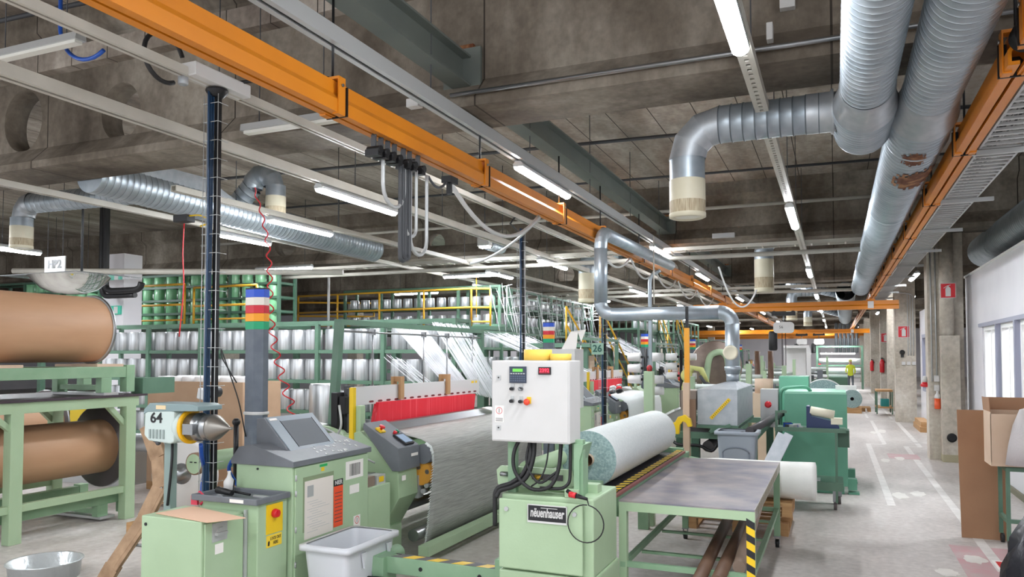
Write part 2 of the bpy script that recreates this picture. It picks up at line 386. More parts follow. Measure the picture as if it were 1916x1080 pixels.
def lamp_row(x, ys, row, z=4.0, L=1.75):
    for i, y in enumerate(ys):
        lamp(x, y, z, L, 'y', 'lit strip lamp, %s one along %s' % (ORD[i], row), 'lit strip lamps under the ceiling')
lamp_row(-.55, [4.32, 11.9, 20, 28, 37.3, 47, 58, 70], 'the right-hand lamp rail by the ducts')
lamp_row(-3.29, [8.8, 15.7, 21.1, 29.9, 40, 51, 63], 'the rail above the orange crane rail', z=4.12)
lamp_row(-5.75, [8.4, 15.9, 23.8, 31.5, 40, 50], 'the rail above the red heddles')
lamp_row(-7.75, [9.75, 17.5, 26.8, 35], 'the rail left of the crane rail, over the creel', L=1.5)
lamp_row(-9.47, [10.35, 20.2, 30], 'the rail above the brown carton', L=1.3)
for i, (x, y, a, l) in enumerate([(-14.5, 9.4, 'y', 'lit strip lamp just above the HP2 sign, upper of two'), (-14.35, 8.75, 'y', 'lit strip lamp just above the HP2 sign, lower of two'),
        (-8.45, 17.3, 'x', 'lit strip lamp lying crosswise above the yellow mezzanine railing'), (-11.8, 14.2, 'x', 'added crosswise fill lamp over the green bobbins'),
        (-18, 13.5, 'x', 'added crosswise fill lamp far left over the green bobbins'), (-12.5, 21.5, 'x', 'added crosswise fill lamp over the upper creel'),
        (-18, 20.5, 'x', 'added crosswise fill lamp behind the green bobbins'), (2.5, 30, 'y', 'lit strip lamp behind the second concrete column'),
        (-12.5, 29.5, 'y', 'added fill lamp behind the upper creel'), (-2.2, .6, 'y', 'lit strip lamp overhead near the crane-side rail'),
        (-.55, -2.8, 'y', 'lit strip lamp overhead on the duct-side rail'), (-5.75, .8, 'y', 'lit strip lamp overhead left'), (-8.6, 2.4, 'y', 'lit strip lamp over the brown drums'),
        (-12.5, 4, 'y', 'lit strip lamp left of the brown drums'), (1.9, 1.5, 'y', 'lit strip lamp above the black bag')]):
    lamp(x, y, 4.0, 1.6, a, l, None, 1)  # lamps by green bobbins and upper creel are added fill for the racks
mb = MB(); mb.box(3.4, 4.4, 12.2, 12.6, 3.24, 3.29).build('office_lamp', M_lamp, label='flat lit ceiling lamp inside the office behind the window', cat='lamp')
# unlit battens
for nm, (x0, x1, y, z) in {'unlit white batten lamp hanging beside the near concrete beam': (-5.62, -4.42, 6.12, 4.32), 'unlit white batten lamp at the far left near the blue hose': (-7.9, -6.6, 5.0, 5.02)}.items():
    t = thing('batten_lamp', nm, 'lamp', ((x0+x1)/2, y, z))
    MB().prism([(y-.06, z), (y+.06, z), (y+.05, z+.07), (y-.05, z+.07)], 0, x0, x1).build('housing', M_lgrey, t)
    for q in (x0+.2, x1-.2): MB().cyl((q, y, z+.07), (q, y, 6.35), .006, seg=6).build('hanger_rod', M_dgrey, t)
    MB().box(x0+.03, x1-.03, y-.04, y+.04, z-.03, z).build('diffuser', mat('off_diffuser', (226, 224, 216), .4), t)
# lamp rails / mounting channels
def channel(x, z, y0, y1, w, h, label, slots=False, rods=True, m=None):
    t = thing('mounting_rail', label, 'rail', (x, y0, z))
    mb = MB(); e = .012
    mb.box(x-w/2, x+w/2, y0, y1, z+h-e, z+h); mb.box(x-w/2, x-w/2+e, y0, y1, z, z+h-e); mb.box(x+w/2-e, x+w/2, y0, y1, z, z+h-e)
    mb.box(x-w/2+e, x-w*.14, y0, y1, z, z+e); mb.box(x+w*.14, x+w/2-e, y0, y1, z, z+e)
    if slots:
        y = y0
        while y < min(y1, 26): mb.box(x-w*.14, x+w*.14, y, y+.05, z, z+e); y += .1
    mb.build('channel', m or M_rail, t)
    if rods:
        y = math.ceil(y0/2.4)*2.4+1.1
        while y < min(y1, 40):
            MB().cyl((x, y, z+h), (x, y, (5.6 if y > 7 else 6.35) if all(abs(y-b) > .45 for b in BY) else 4.36), .006, seg=6).build('hanger_rod', M_dgrey, t)
            y += 2.4
    return t
channel(-.55, 4.1, -3, 75, .11, .08, 'cream slotted lamp rail running down the aisle below the ducts', slots=True)
channel(-3.29, 4.225, -3, 65, .13, .12, 'wide grey lamp rail above the long orange crane rail', m=M_lgrey)
channel(-5.75, 4.1, -3, 52, .13, .1, 'cream lamp rail crossing above the red heddles')
channel(-7.75, 4.1, 7.2, 36, .09, .08, 'cream lamp rail left of the red heddles, over the creel')
channel(-9.47, 4.1, 2.0, 32, .09, .08, 'cream lamp rail over the brown carton')
channel(-4.73, 4.22, -3, 40, .09, .07, 'cream busbar rail feeding the black power tower', rods=False)
# steel beams between the concrete beams
for i, (a, b) in enumerate(((-4, 6.55), (6.95, 16.25), (16.65, 25.8), (26.2, 35.3))):
    mb = MB(); x = -3.3
    mb.box(x-.1, x+.1, a, b, 4.6, 4.62); mb.box(x-.1, x+.1, a, b, 4.88, 4.9); mb.box(x-.01, x+.01, a, b, 4.62, 4.88); t = mb.build('steel_beam', M_beamst, label='grey steel beam above the crane rail, %s bay from the camera' % ['nearest', 'second', 'third', 'fourth'][i], cat='steel beam')
    p = MB(); p.use(M_beamst).box(x-.2, x+.2, b-.02, b+.02, 4.56, 4.98); p.use(M_rust).box(x-.12, x+.12, b-.012, b+.03, 4.98, 5.02)
    p.build('end_plate', None, t)
# ------------------------------------------------------------------ orange crane rails
def crane_rail(x, z, y0, y1, joints, label):
    t = thing('crane_rail', label, 'crane rail', (x, y0, z)); mb = MB(); w = .055; g = .008
    prof = [(-w, 0), (-g, 0), (-g, .02), (-w+.015, .02), (-w+.015, .07), (-.02, .1), (.02, .1), (w-.015, .07), (w-.015, .02), (g, .02), (g, 0), (w, 0), (w, .08), (.03, .12), (.03, .2), (-.03, .2), (-.03, .12), (-w, .08)]
    mb.prism([(x+p[0]*1.3, z+p[1]*1.15) for p in prof], 1, y0, y1); mb.build('rail_profile', M_orange, t)
    for y in joints:
        b = MB(); b.use(M_orange).box(x-.08, x-.03, y-.04, y+.04, z-.01, z+.0).box(x+.03, x+.08, y-.04, y+.04, z-.01, z+.0); b.box(x-.082, x-.073, y-.04, y+.04, z, z+.25); b.box(x+.073, x+.082, y-.04, y+.04, z, z+.25)
        b.box(x-.082, x+.082, y-.04, y+.04, z+.24, z+.26)
        b.use(M_blackm).box(x-.09, x+.09, y+.052, y+.062, z-.01, z+.2)
        b.use(M_steel)
        for s in (-1, 1): b.cyl((x+s*.085, y, z+.2), (x+s*.095, y, z+.2), .012, seg=8)
        b.use(M_blackm).cyl((x, y, z+.26), (x, y, 4.6), .01, seg=6)
        b.build('suspension_bracket', None, t)
    return t
crane_rail(-3.28, 3.72, -3, 75, [-.5, 1.9, 4.45, 6.9, 9.3, 11.2, 13.7, 16.3, 19, 22, 25, 30, 36, 42], 'long orange crane rail running over the loom with a festoon of cables')
crane_rail(1.04, 3.72, 5.25, 75, [5.4, 7.4, 9.8, 12.5, 15, 18, 21, 24, 30, 36], 'orange crane rail squeezed between the big duct and the cable ladder')
crane_rail(1.04, 3.72, -3, 5.0, [1.5, 3.4, 4.85], 'near length of orange crane rail at the top right corner')
MB().lathe([(.07, 0), (.085, .02), (.06, .04), (.085, .06), (.06, .08), (.085, .1), (.07, .13)], (1.04, 5.06, 3.84), (0, 1, 0)).build('rubber_bellows', M_black, label='black rubber bellows joining the two right-hand orange rail lengths', cat='bellows')
def bridge(y, x0, x1, z0, z1, label):
    t = thing('crane_bridge', label, 'crane bridge', ((x0+x1)/2, y, z0))
    mb = MB(); h = z1-z0
    mb.prism([(y-.06, z0), (y+.06, z0), (y+.06, z0+.4*h), (y+.035, z0+.55*h), (y+.035, z1), (y-.035, z1), (y-.035, z0+.55*h), (y-.06, z0+.4*h)], 0, x0, x1)
    mb.build('bridge_beam', M_orange, t)
    for xx in (-3.28, 1.0):
        MB().box(xx-.12, xx+.12, y-.1, y+.1, z1, z1+.04).box(xx-.03, xx+.03, y-.06, y+.06, z1+.04, 3.74).build('end_trolley', M_orange, t)
    MB().box(.92, 1.08, y-.075, y-.06, z0+.03, z1-.02).build('load_plate', M_white, t)
    return t
for y, x0, x1, l in ((25, -4.2, 1.75, 'nearest orange crane bridge spanning the aisle, carrying a white chain hoist'), (51, -9.5, 2.3, 'second orange crane bridge across the hall'), (58, -9.5, 1.9, 'third orange crane bridge across the hall'), (66, -12, 2.4, 'farthest orange crane bridge across the hall')):
    bridge(y, x0, x1, 3.38, 3.64, l)
def hoist(x, y, z, label, hook=1.4, big=1):
    t = thing('chain_hoist', label, 'hoist', (x, y, hook))
    mb = MB(); mb.use(M_blackm).box(x-.35, x+.35, y-.06, y+.06, z+.52, z+.64)
    for s in (-.28, .28): mb.cyl((x+s, y-.09, z+.6), (x+s, y+.09, z+.6), .07, seg=14)
    mb.build('trolley', None, t)
    MB().cyl((x, y, z+.3), (x, y, z+.52), .02).build('suspension_eye', M_steel, t)
    b = MB(); pts = []
    for (cx, cz, a0) in ((x+.2, z+.22, 0), (x-.2, z+.22, 90), (x-.2, z+.08, 180), (x+.2, z+.08, 270)):
        for q in range(5): a = R(a0+90*q/4); pts.append((cx+.1*math.cos(a), cz+.1*math.sin(a)))
    b.prism(pts, 1, y-.12, y+.12); hb = b.build('motor_body', M_white, t)
    MB().lathe([(.1, 0), (.13, .04), (.13, .55), (.1, .6)], (x-.32, y+.02, z-.56), (0, 0, 1)).build('chain_bag', M_black, t)
    c = MB()
    for s in (-.05, .05): c.cyl((x+s, y, z), (x+s, y, hook+.2), .012, seg=6)
    c.build('chain', M_blackm, t)
    c = MB(); c.use(M_red).box(x-.09, x+.09, y-.05, y+.05, hook+.1, hook+.2); c.use(M_blackm).tube(arc_pts((x, y, hook+.03), .05, 100, -160, 12, (1, 0, 0), (0, 0, 1)), .014)
    c.build('hook_block', None, t); return t
h = hoist(-1.45, 25, 2.72, 'white chain hoist with black chain bag on the nearest crane bridge', 1.1)
text('hoist_number', '56', .12, (-1.52, 24.87, 2.88), FRONT, M_black, h)
hoist(-1.9, 51, 2.72, 'white chain hoist on the second crane bridge', 1.3); hoist(-.9, 51, 2.72, 'dark chain hoist far right on the second crane bridge', 1.3); 
# ------------------------------------------------------------------ spiral ducts
def spiral(mb, p0, p1, r, pitch=.1, seg=32, ridge=.006):
    L = (Vector(p1)-Vector(p0)).length; prof = []; n = max(1, int(L/pitch)); q = L/n
    for i in range(n):
        a = i*q; mb.use(M_galv).lathe([(r, a), (r, a+q*.84), (r+ridge, a+q*.88)], p0, Vector(p1)-Vector(p0), seg, False); mb.use(M_seam).lathe([(r+ridge, a+q*.88), (r+ridge, a+q*.95), (r, a+q)], p0, Vector(p1)-Vector(p0), seg, False)
    mb.use(M_galv)
def elbow(mb, c, R_, r, a0, a1, u, v, n=4, seg=24):
    """segmented bend: circle sections at angles a0..a1 around centre c in plane u,v"""
    c, u, v = Vector(c), Vector(u), Vector(v); nrm = u.cross(v); rs = []
    for i in range(n+1):
        a = R(a0+(a1-a0)*i/n); d = u*math.cos(a)+v*math.sin(a)
        rs.append([c + d*(R_ + r*math.cos(2*math.pi*k/seg)) + nrm*r*math.sin(2*math.pi*k/seg) for k in range(seg)])
    for i in range(n): mb.rings([rs[i], rs[i+1]], caps=False)
def outlet(t, x, y, z0, z1, r, zc):
    """perforated cream diffuser hanging from a duct: zc = top of cream part"""
    MB().lathe([(r, z1), (r, zc)] if False else [(r*1.0, 0), (r*1.0, z1-zc)], (x, y, zc), (0,0,1), 24, False).build('duct_collar', M_galv, t)
    M_cream = mat('cream_enamel', (214, 208, 186), .5, rgb2=(204, 197, 172), scale=3)
    M_perf = mat('dusty_perforated_cream', (150, 132, 106), .7, rgb2=(206, 196, 168), scale=30, stretch=(6, 6, .3))
    o = MB(); h = zc-z0
    o.use(M_cream).lathe([(r*1.02, 0), (r*1.02, h*.55)], (x, y, zc-h*.55), (0,0,1), 28, False)
    o.use(M_perf).lathe([(r*1.02, 0), (r*1.02, h*.32)], (x, y, zc-h*.87), (0,0,1), 28, False)
    o.use(M_cream).lathe([(r*.72, .015), (r*.9, 0), (r*1.04, .01), (r*1.04, h*.13)], (x, y, z0), (0,0,1), 28, False)
    o.use(mat('outlet_disc', (236, 234, 222), .5)).lathe([(.001, 0), (r*.74, 0)], (x, y, z0+.015), (0,0,1), 28, False)
    o.build('air_outlet', None, t)
# big duct with branch
t = thing('ventilation_duct', 'shorter big spiral duct top right, rounded at its end, with a side branch', 'duct', (.27, 4, 3.8))
mb = MB(); spiral(mb, (.25, -3, 4.02), (.25, 6.35, 4.02), .185, .085); mb.build('duct_run', M_galv, t)
MB().lathe([(.19, 0), (.2, .02), (.2, .14), (.235, .42), (.242, .44)], (.25, 6.2, 4.02), (0, 1, 0), 32, False).build('reducer', M_galvs, t)
mb = MB(); spiral(mb, (.25, 6.64, 4.02), (.25, 7.35, 4.02), .235, .07)
mb.lathe([(.242, 0), (.235, .06), (.19, .14), (.1, .18), (.001, .19)], (.25, 7.34, 4.02), (0, 1, 0), 32, False); mb.build('end_cap', M_galv, t)
mb = MB(); spiral(mb, (.1, 6.98, 4.08), (-.93, 6.98, 4.08), .165, .1, 28); mb.build('branch_duct', M_galv, t)
MB().lathe([(.19, 0), (.19, .02), (.17, .03), (.17, .22)], (.02, 6.98, 4.08), (-1, 0, 0), 28, False).build('branch_collar', M_galvs, t)
mb = MB(); elbow(mb, (-.93, 6.98, 3.79), .29, .165, 90, 180, (1, 0, 0), (0, 0, 1), 3, 28); mb.build('elbow', M_galvs, t)
outlet(t, -1.22, 6.98, 3.25, 3.8, .158, 3.6)
# second duct, rusty
t = thing('ventilation_duct', 'long big spiral duct with rusty patches beside the orange rail at right', 'duct', (.75, 8, 3.7))
mb = MB(); spiral(mb, (.7, -3, 4.0), (.7, 6.6, 4.0), .2, .085); mb.build('duct_run', M_galv, t)
MB().lathe([(.2, 0), (.21, .02), (.21, .16), (.25, .5), (.257, .53)], (.7, 6.45, 4.0), (0, 1, 0), 32, False).build('reducer', M_galvs, t)
mb = MB(); spiral(mb, (.7, 6.95, 4.0), (.72, 24.3, 4.0), .25, .11); 
for y in (7.6, 11.2, 14.8, 18.4): mb.lathe([(.252, 0), (.262, .01), (.262, .05), (.252, .06)], (.705, y, 4.0), (0, 1, 0), 32, False)
mb.build('duct_run', M_galv, t)
rr = random.Random(3)
for (y0, y1, a0, a1) in ((7.35, 7.9, 236, 290), (8.05, 9.0, 230, 345)):
    n, m_ = 14, 20; mb = MB(); mb.use(M_rust)
    g = []
    for i in range(n+1):
        row = []
        for j in range(m_+1):
            a = R(a0+(a1-a0)*j/m_); y = y0+(y1-y0)*i/n; row.append(mb.bm.verts.new((.703+.259*math.cos(a), y, 4.0+.259*math.sin(a))))
        g.append(row)
    for i in range(n):
        for j in range(m_):
            u, v = (i+.5)/n*2-1, (j+.5)/m_*2-1
            if u*u+v*v*.9 < .55+rr.uniform(-.25, .35): mb.face([g[i][j], g[i+1][j], g[i+1][j+1], g[i][j+1]])
    mb.build('rust_patch', None, t)
t = thing('ventilation_duct', 'distant spiral duct end with two slanting branches beyond the nearest crane bridge', 'duct', (.4, 34, 3.6))
mb = MB(); spiral(mb, (.35, 27, 4.1), (.5, 42, 3.9), .3, .3, 20); mb.build('duct_run', M_galv, t)
mb = MB(); spiral(mb, (.25, 30, 4.2), (-1.6, 26.9, 4.45), .14, .3, 16); mb.build('branch_duct', M_galv, t)
mb = MB(); spiral(mb, (.3, 40, 4.0), (-1.6, 36, 4.4), .16, .3, 16); mb.build('branch_duct', M_galv, t)
# ducts on the left
t = thing('ventilation_duct', 'long spiral duct behind the near beam at left, with an open cut end', 'duct', (-9.2, 8, 4.0))
mb = MB(); spiral(mb, (-9.2, 7.14, 4.44), (-9.2, 14.0, 4.3), .25, .1, 28); mb.lathe([(.25, 0), (.001, .001)], (-9.2, 7.14, 4.44), (0, 1, 0), 28, False); mb.build('duct_run', M_galv, t)
mb = MB(); spiral(mb, (-9.3, 8.9, 4.62), (-12.85, 8.9, 4.66), .17, .12, 20); mb.build('branch_duct', M_galv, t)
mb = MB(); elbow(mb, (-12.85, 8.9, 4.42), .26, .18, 90, 180, (1, 0, 0), (0, 0, 1), 3); mb.build('elbow', M_galvs, t)
outlet(t, -13.15, 8.9, 3.88, 4.42, .18, 4.27)
mb = MB(); spiral(mb, (-9.25, 9.9, 4.5), (-8.95, 9.95, 4.82), .17, .1, 20); elbow(mb, (-8.72, 9.95, 4.78), .23, .17, 180, 0, (1, 0, 0), (0, 0, 1), 5); mb.build('elbow', M_galvs, t)
outlet(t, -8.45, 9.95, 4.3, 4.8, .16, 4.62)
MB().prism([(7.3, 4.5), (7.35, 4.75), (9.0, 4.78), (9.9, 4.45), (8.6, 4.38)], 0, -9.28, -9.0).build('duct_hood', M_galvs, t)
t = thing('ventilation_duct', 'grey spiral duct above the white office wall at far right', 'duct', (3, 16, 4))
mb = MB(); spiral(mb, (2.95, 8, 4.15), (2.95, 18.6, 4.2), .33, .12, 28); mb.build('duct_run', M_galv, t)
for i, (x, y, z0, z1, l) in enumerate(((-1.4, 17.4, 3.38, 4.3, 'cream air outlet hanging behind the cross tray right of centre'), (-5.82, 18.6, 3.35, 4.3, 'cream air outlet beside the extraction pipe riser'), (-1.5, 31, 3.35, 4.2, 'cream air outlet just beyond the nearest crane bridge'), (-1.2, 40, 3.45, 4.1, 'small far cream air outlet near the crane bridges'))):
    t = thing('air_outlet', l, 'air outlet', (x, y, z0)); outlet(t, x, y, z0, z1, .2, z1-.2)
    MB().cyl((x+.6, y, z1+.45), (x+.6, y, 5.6), .006, seg=6).build('hanger_rod', M_dgrey, t); mb = MB(); elbow(mb, (x+.25, y, z1), .25, .2, 180, 90, (1, 0, 0), (0, 0, 1), 3); spiral(mb, (x+.25, y, z1+.25), (x+(1.2 if i == 0 else .9), y, z1+.25), .2, .12, 18); mb.build('elbow', M_galv, t)
t = thing('air_outlet', 'round grey air duct stub lit from below, left of the second beam opening', 'air outlet', (-8.1, 13.2, 4.1))
mb = MB(); spiral(mb, (-7.1, 15.35, 4.5), (-7.1, 16.3, 4.5), .14, .1, 18); mb.build('duct_stub', M_galv, t)
t = thing('extraction_pipe', 'smooth grey extraction pipe dropping, crossing sideways and dropping again into the sheet-metal hood', 'pipe', (-1.27, 10.6, 1.65)); P = (-3.1, 10.6); r = .095
mb = MB(); mb.cyl((P[0], 10.6, 2.75), (P[0], 10.6, 3.55), r, seg=24); elbow(mb, (P[0], 10.85, 3.55), .25, r, 180, 90, (0, 1, 0), (0, 0, 1), 6); mb.cyl((P[0], 10.85, 3.8), (P[0]+.1, 15.2, 3.8), r, seg=24)
mb.build('riser', M_galv, t)
mb = MB(); elbow(mb, (P[0]+.17, 10.6, 2.76), .17, r, 180, 270, (1, 0, 0), (0, 0, 1), 8); mb.cyl((P[0]+.17, 10.6, 2.59), (-1.44, 10.6, 2.59), r, seg=24); elbow(mb, (-1.44, 10.6, 2.42), .17, r, 90, 0, (1, 0, 0), (0, 0, 1), 8); mb.build('cross_run', M_galv, t)
mb = MB(); mb.cyl((-1.27, 10.6, 1.76), (-1.27, 10.6, 2.43), r, seg=24); mb.lathe([(r+.012, 0), (r+.012, .05), (r, .06)], (-1.27, 10.6, 1.8)); mb.lathe([(r*.9, 0), (r*.9, .12)], (-1.27, 10.6, 1.66)); mb.build('drop', M_galv, t)
mb = MB(); mb.use(mat('cream_enamel', (214, 208, 186))).lathe([(.075, 0), (.095, .02), (.1, .05), (.085, .07), (.07, .06), (.001, .06)], (-1.28, 10.52, 2.04), (0, -1, 0), 24); mb.build('round_damper', None, t)
# ------------------------------------------------------------------ cable ladder, trays, pipes
t = thing('cable_ladder', 'wide cable ladder full of white cables on the right of the orange rail', 'cable ladder', (1.42, 5, 3.9))
mb = MB()
for x in (1.24, 1.58): mb.box(x-.01, x+.01, 1.5, 30, 3.88, 3.98)
mb.build('side_rail', M_lgrey, t)
mb = MB(); y = 1.6
while y < 30: mb.box(1.25, 1.57, y, y+.045, 3.88, 3.9); y += .16
rg = mb.build('rungs', M_lgrey, t); rg['kind'] = 'stuff'
mb = MB(); rr = random.Random(5)
for k in range(46):
    x0 = 1.265+.29*rr.random(); pts = []
    y = 1.6
    while y < 30: pts.append((min(1.56, max(1.27, x0+rr.uniform(-.035, .035))), y, 3.915+rr.random()*.03)); y += .45
    mb.use(M_white if k % 4 else M_dgrey).tube(pts, .011, 5)
mb.build('cables', None, t)['kind'] = 'stuff'
y = 3.2
while y < 30: MB().box(1.15, 1.75, y, y+.04, 3.83, 3.875).build('support_arm', M_lgrey, t); y += 2.4
def ladder_x(y, z, x0, x1, label, w=.3):
    t = thing('cable_tray', label, 'cable tray', ((x0+x1)/2, y, z)); mb = MB()
    for yy in (y-w/2, y+w/2): mb.box(x0, x1, yy-.01, yy+.01, z, z+.07)
    x = x0+.1
    while x < x1: mb.box(x, x+.03, y-w/2, y+w/2, z, z+.015); x += .3
    mb.build('tray', M_rail, t)
    c = MB(); rr = random.Random(int(y*10))
    for k in range(6): c.tube([(x0+(x1-x0)*q/30, y-w*.3+w*.12*k+rr.uniform(-.03, .03), z+.03+rr.random()*.03) for q in range(31)], .012, 5)
    c.build('cables', M_lgrey, t); return t
ladder_x(15.7, 4.14, -15.5, 1.2, 'cream cable tray crossing the hall in front of the second concrete beam')
ladder_x(25.2, 4.12, -12, 1.2, 'cream cable tray crossing in front of the third concrete beam')
def pipe(pts, r, m, name, label, cat='pipe', seg=10):
    return MB().tube(pts, r, seg).build(name, m, label=label, cat=cat)
pipe([(-16, 15.5, 3.98), (1.4, 15.5, 3.98)], .045, M_rail, 'conduit_pipe', 'cream pipe running just under the first cross tray')
pipe([(-3.3, 6.3, 4.45), (2.2, 6.3, 4.45)], .02, M_steel, 'conduit_pipe', 'thin steel pipe along the near concrete beam')
pipe([(-16, 15.85, 5.02), (2.2, 15.85, 5.02)], .035, M_rail, 'conduit_pipe', 'cream pipe high along the second concrete beam')
pipe([(-12, 11.2, 5.42), (2.2, 12.0, 5.42)], .028, M_dgrey, 'sprinkler_pipe', 'dark sprinkler pipe under the slab between the two beams')
pipe([(-12, 14.4, 5.5), (2.2, 15.0, 5.5)], .024, M_dgrey, 'sprinkler_pipe', 'dark sprinkler pipe close to the second beam')
pipe([(-14, 5.95, 6.2), (-7.5, 6.25, 6.2)], .03, M_dgrey, 'sprinkler_pipe', 'dark pipe under the slab at the top left corner')
pipe([(-13, 9.6, 5.4), (-5, 9.9, 5.4)], .022, M_dgrey, 'sprinkler_pipe', 'dark pipe behind the near beam at left')
for y, z, nm in ((24.5, 3.95, 'third'), (34.6, 4.0, 'fourth'), (44, 4.0, 'fifth')): pipe([(-12, y, z), (1.6, y, z)], .05, M_rail, 'conduit_pipe', 'cream pipe crossing under the %s concrete beam' % nm)
pipe([(-16.5, 11.0, 3.85), (-9.5, 13.3, 3.75)], .06, M_rail, 'conduit_pipe', 'cream pipe slanting behind the HP2 sign')
pipe([(-14.9, 12, 5.62), (-14.9, 12, 3.6), (-14.85, 12, 3.48), (-14.7, 12, 3.43), (-14.0, 12, 3.43), (-13.85, 12, 3.48), (-13.8, 12, 3.58)], .07, M_black, 'drain_pipe', 'thick black pipe bending under the beam near the HP2 sign')
pipe([(-15.15, 12.1, 5.62), (-15.15, 12.1, 3.6), (-15.05, 12.1, 3.36), (-14.8, 12.1, 3.33), (-14.1, 12.1, 3.33)], .06, M_black, 'drain_pipe', 'outer black pipe bend near the HP2 sign')
pipe([(-7.17, 5.2, 6.35)]+arc_pts((-6.75, 5.2, 5.35), .42, 180, 300, 12, (1, 0, 0), (0, 0, 1)), .02, M_blue, 'blue_hose', 'blue hose looping down from the slab at top left', 'hose')
# overhead sockets and small boxes
def bx_item(nm, m, x0, x1, y0, y1, z0, z1, label, cat): return MB().box(x0, x1, y0, y1, z0, z1).build(nm, m, None, .006, label=label, cat=cat)
bx_item('junction_box', M_white, -.47, -.42, 6.3, 6.4, 4.52, 4.66, 'small white junction box on the near beam beside the lamp rail', 'junction box')
bx_item('junction_box', M_white, -.38, -.26, 6.52, 6.6, 4.85, 5.0, 'white box on the near beam at the top right of the lamp', 'junction box')
bx_item('emergency_lamp', M_white, -3.75, -3.62, 6.24, 6.34, 4.38, 4.46, 'small white emergency lamp between crane rail and near beam', 'lamp')
bx_item('junction_box', M_lgrey, -2.3, -1.85, 16.0, 16.25, 4.42, 4.52, 'grey box on the second beam', 'junction box')
t = thing('camera_lamp', 'white boxed floodlight glowing below, left of the small round opening', 'lamp', (-7.1, 15.2, 4.3))
MB().box(-7.24, -6.96, 15.1, 15.3, 4.42, 4.6).build('housing', M_white, t, .01); MB().cyl((-7.1, 15.2, 4.6), (-7.1, 15.2, 5.6), .01).build('hanger_rod', M_dgrey, t); MB().box(-7.2, -7.0, 15.12, 15.28, 4.38, 4.42).build('diffuser', M_lamp, t)
# festoon cables on the long orange rail
t = thing('festoon_cable', 'bundle of trolleys and hanging grey cable loops under the orange rail', 'cable', (-3.28, 5.4, 3.7))
for i, y in enumerate((4.98, 5.08, 5.18, 5.28, 5.42, 5.52, 5.66)):
    mb = MB(); mb.use(M_dgrey).box(-3.3, -3.26, y-.008, y+.008, 3.62, 3.73); mb.use(M_blackm).cyl((-3.33, y, 3.6), (-3.21, y, 3.6), .03, seg=10); mb.box(-3.34, -3.22, y-.03, y+.03, 3.55, 3.6); mb.build('cable_trolley', None, t)
for i, (ya, yb, bot, r) in enumerate(((5.1, 5.42, 3.2, .016), (5.36, 5.44, 2.78, .018), (5.4, 5.5, 2.8, .02), (5.44, 5.62, 3.0, .014), (5.52, 5.8, 2.86, .016))):
    pts = [(-3.27, ya, 3.58)] + [(-3.27, ya, 3.5)] + arc_pts((-3.27, (ya+yb)/2, bot+(yb-ya)/2), (yb-ya)/2, 180, 360, 8, (0, 1, 0), (0, 0, 1)) + [(-3.27, yb, 3.5), (-3.27, yb, 3.58)]
    MB().tube(pts, r, 8).build('cable_loop', M_lgrey if i in (0, 3, 4) else M_dgrey, t)
mb = MB(); mb.use(M_blackm).box(-3.33, -3.23, 6.18, 6.32, 3.6, 3.66).box(-3.3, -3.26, 6.22, 6.26, 3.5, 3.6); mb.build('cable_trolley', None, t)
MB().tube(catenary((-3.28, 5.85, 3.58), (-3.28, 6.2, 3.62), .08), .012, 6).build('cable_loop', M_dgrey, t)
pipe(catenary((-3.28, 6.25, 3.62), (-3.24, 8.45, 3.66), .36), .022, M_white, 'festoon_cable', 'white cable swagging under the orange rail in front of the second tower', 'cable')
pipe(catenary((-3.24, 8.5, 3.66), (-4.7, 9.6, 3.3), .1), .018, M_lgrey, 'festoon_cable', 'grey cable dropping from the rail towards the busbar', 'cable')
for a, b, q in ((11, 13, 'nearest'), (13.1, 15, 'middle'), (15.1, 17.2, 'farthest')): pipe(catenary((-3.28, a, 3.7), (-3.28, b, 3.7), .25), .018, M_white, 'festoon_cable', '%s of three small white cable swags below the far part of the orange rail' % q, 'cable')
# power towers
def tower(x, y, zt, zb, label, box=True):
    t = thing('power_tower', label, 'cable tower', (x, y, zb))
    mb = MB()
    mb.use(M_blackm).box(x+.0, x+.036, y-.02, y+.02, zb, zt)
    mb.use(mat('dark_blue_cable', (34, 62, 92), .4))
    for q in range(3): mb.tube([(x-.012+.005*math.sin(z*2+q), y-.03-.02*q, z) for z in [zb+(zt-zb)*k/14 for k in range(15)]], .011, 6)
    mb.build('cable_bundle', None, t)
    m = MB(); hw = .055
    for dx in (-.075, -.04, .075): m.cyl((x+dx, y-.06, zb), (x+dx, y-.06, zt-.05), .0035, seg=5)
    z = zb+.05
    while z < zt-.1: m.cyl((x-.085, y-.06, z), (x+.08, y-.06, z), .003, seg=5); m.cyl((x-.075, y-.06, z), (x-.075, y+.05, z), .003, seg=5); m.cyl((x+.075, y-.06, z), (x+.075, y+.05, z), .003, seg=5); z += .155
    m.build('wire_basket', M_lgrey, t)
    if box:
        b = MB(); b.use(M_white).box(x-.07, x+.09, y-.32, y+.3, zt+.02, zt+.13).use(M_galvs).cyl((x-.06, y-.3, zt-.04), (x-.06, y-.3, zt+.03), .04, seg=14).use(M_blackm).lathe([(.05, 0), (.09, .05), (.09, .07)], (x, y, zt-.06)); b.build('tap_off_box', None, t, .008)
        MB().tube(arc_pts((x-.1, y-.45, zt+.13), .19, 20, 300, 20, (0, 1, 0), (0, 0, 1)), .018, 8).build('loop_cable', M_black, t)
        MB().tube([(x+.05, y+.2, zt+.13), (x+.3, y+.3, zt+.16), (x+.7, y+.35, zt+.14), (x+.9, y+.3, zt+.08)], .016, 7).build('feed_cable', M_black, t)
    return t
tower(-4.7, 4.8, 4.2, 0, 'black and blue cable tower in a wire basket rising behind the 64 motor')
tower(-4.85, 11.9, 4.15, 0, 'second cable tower, standing behind the white control box', False)
t = tower(-3.72, 12.9, 4.15, 0, 'third cable tower, carrying the green 26 sign', False)
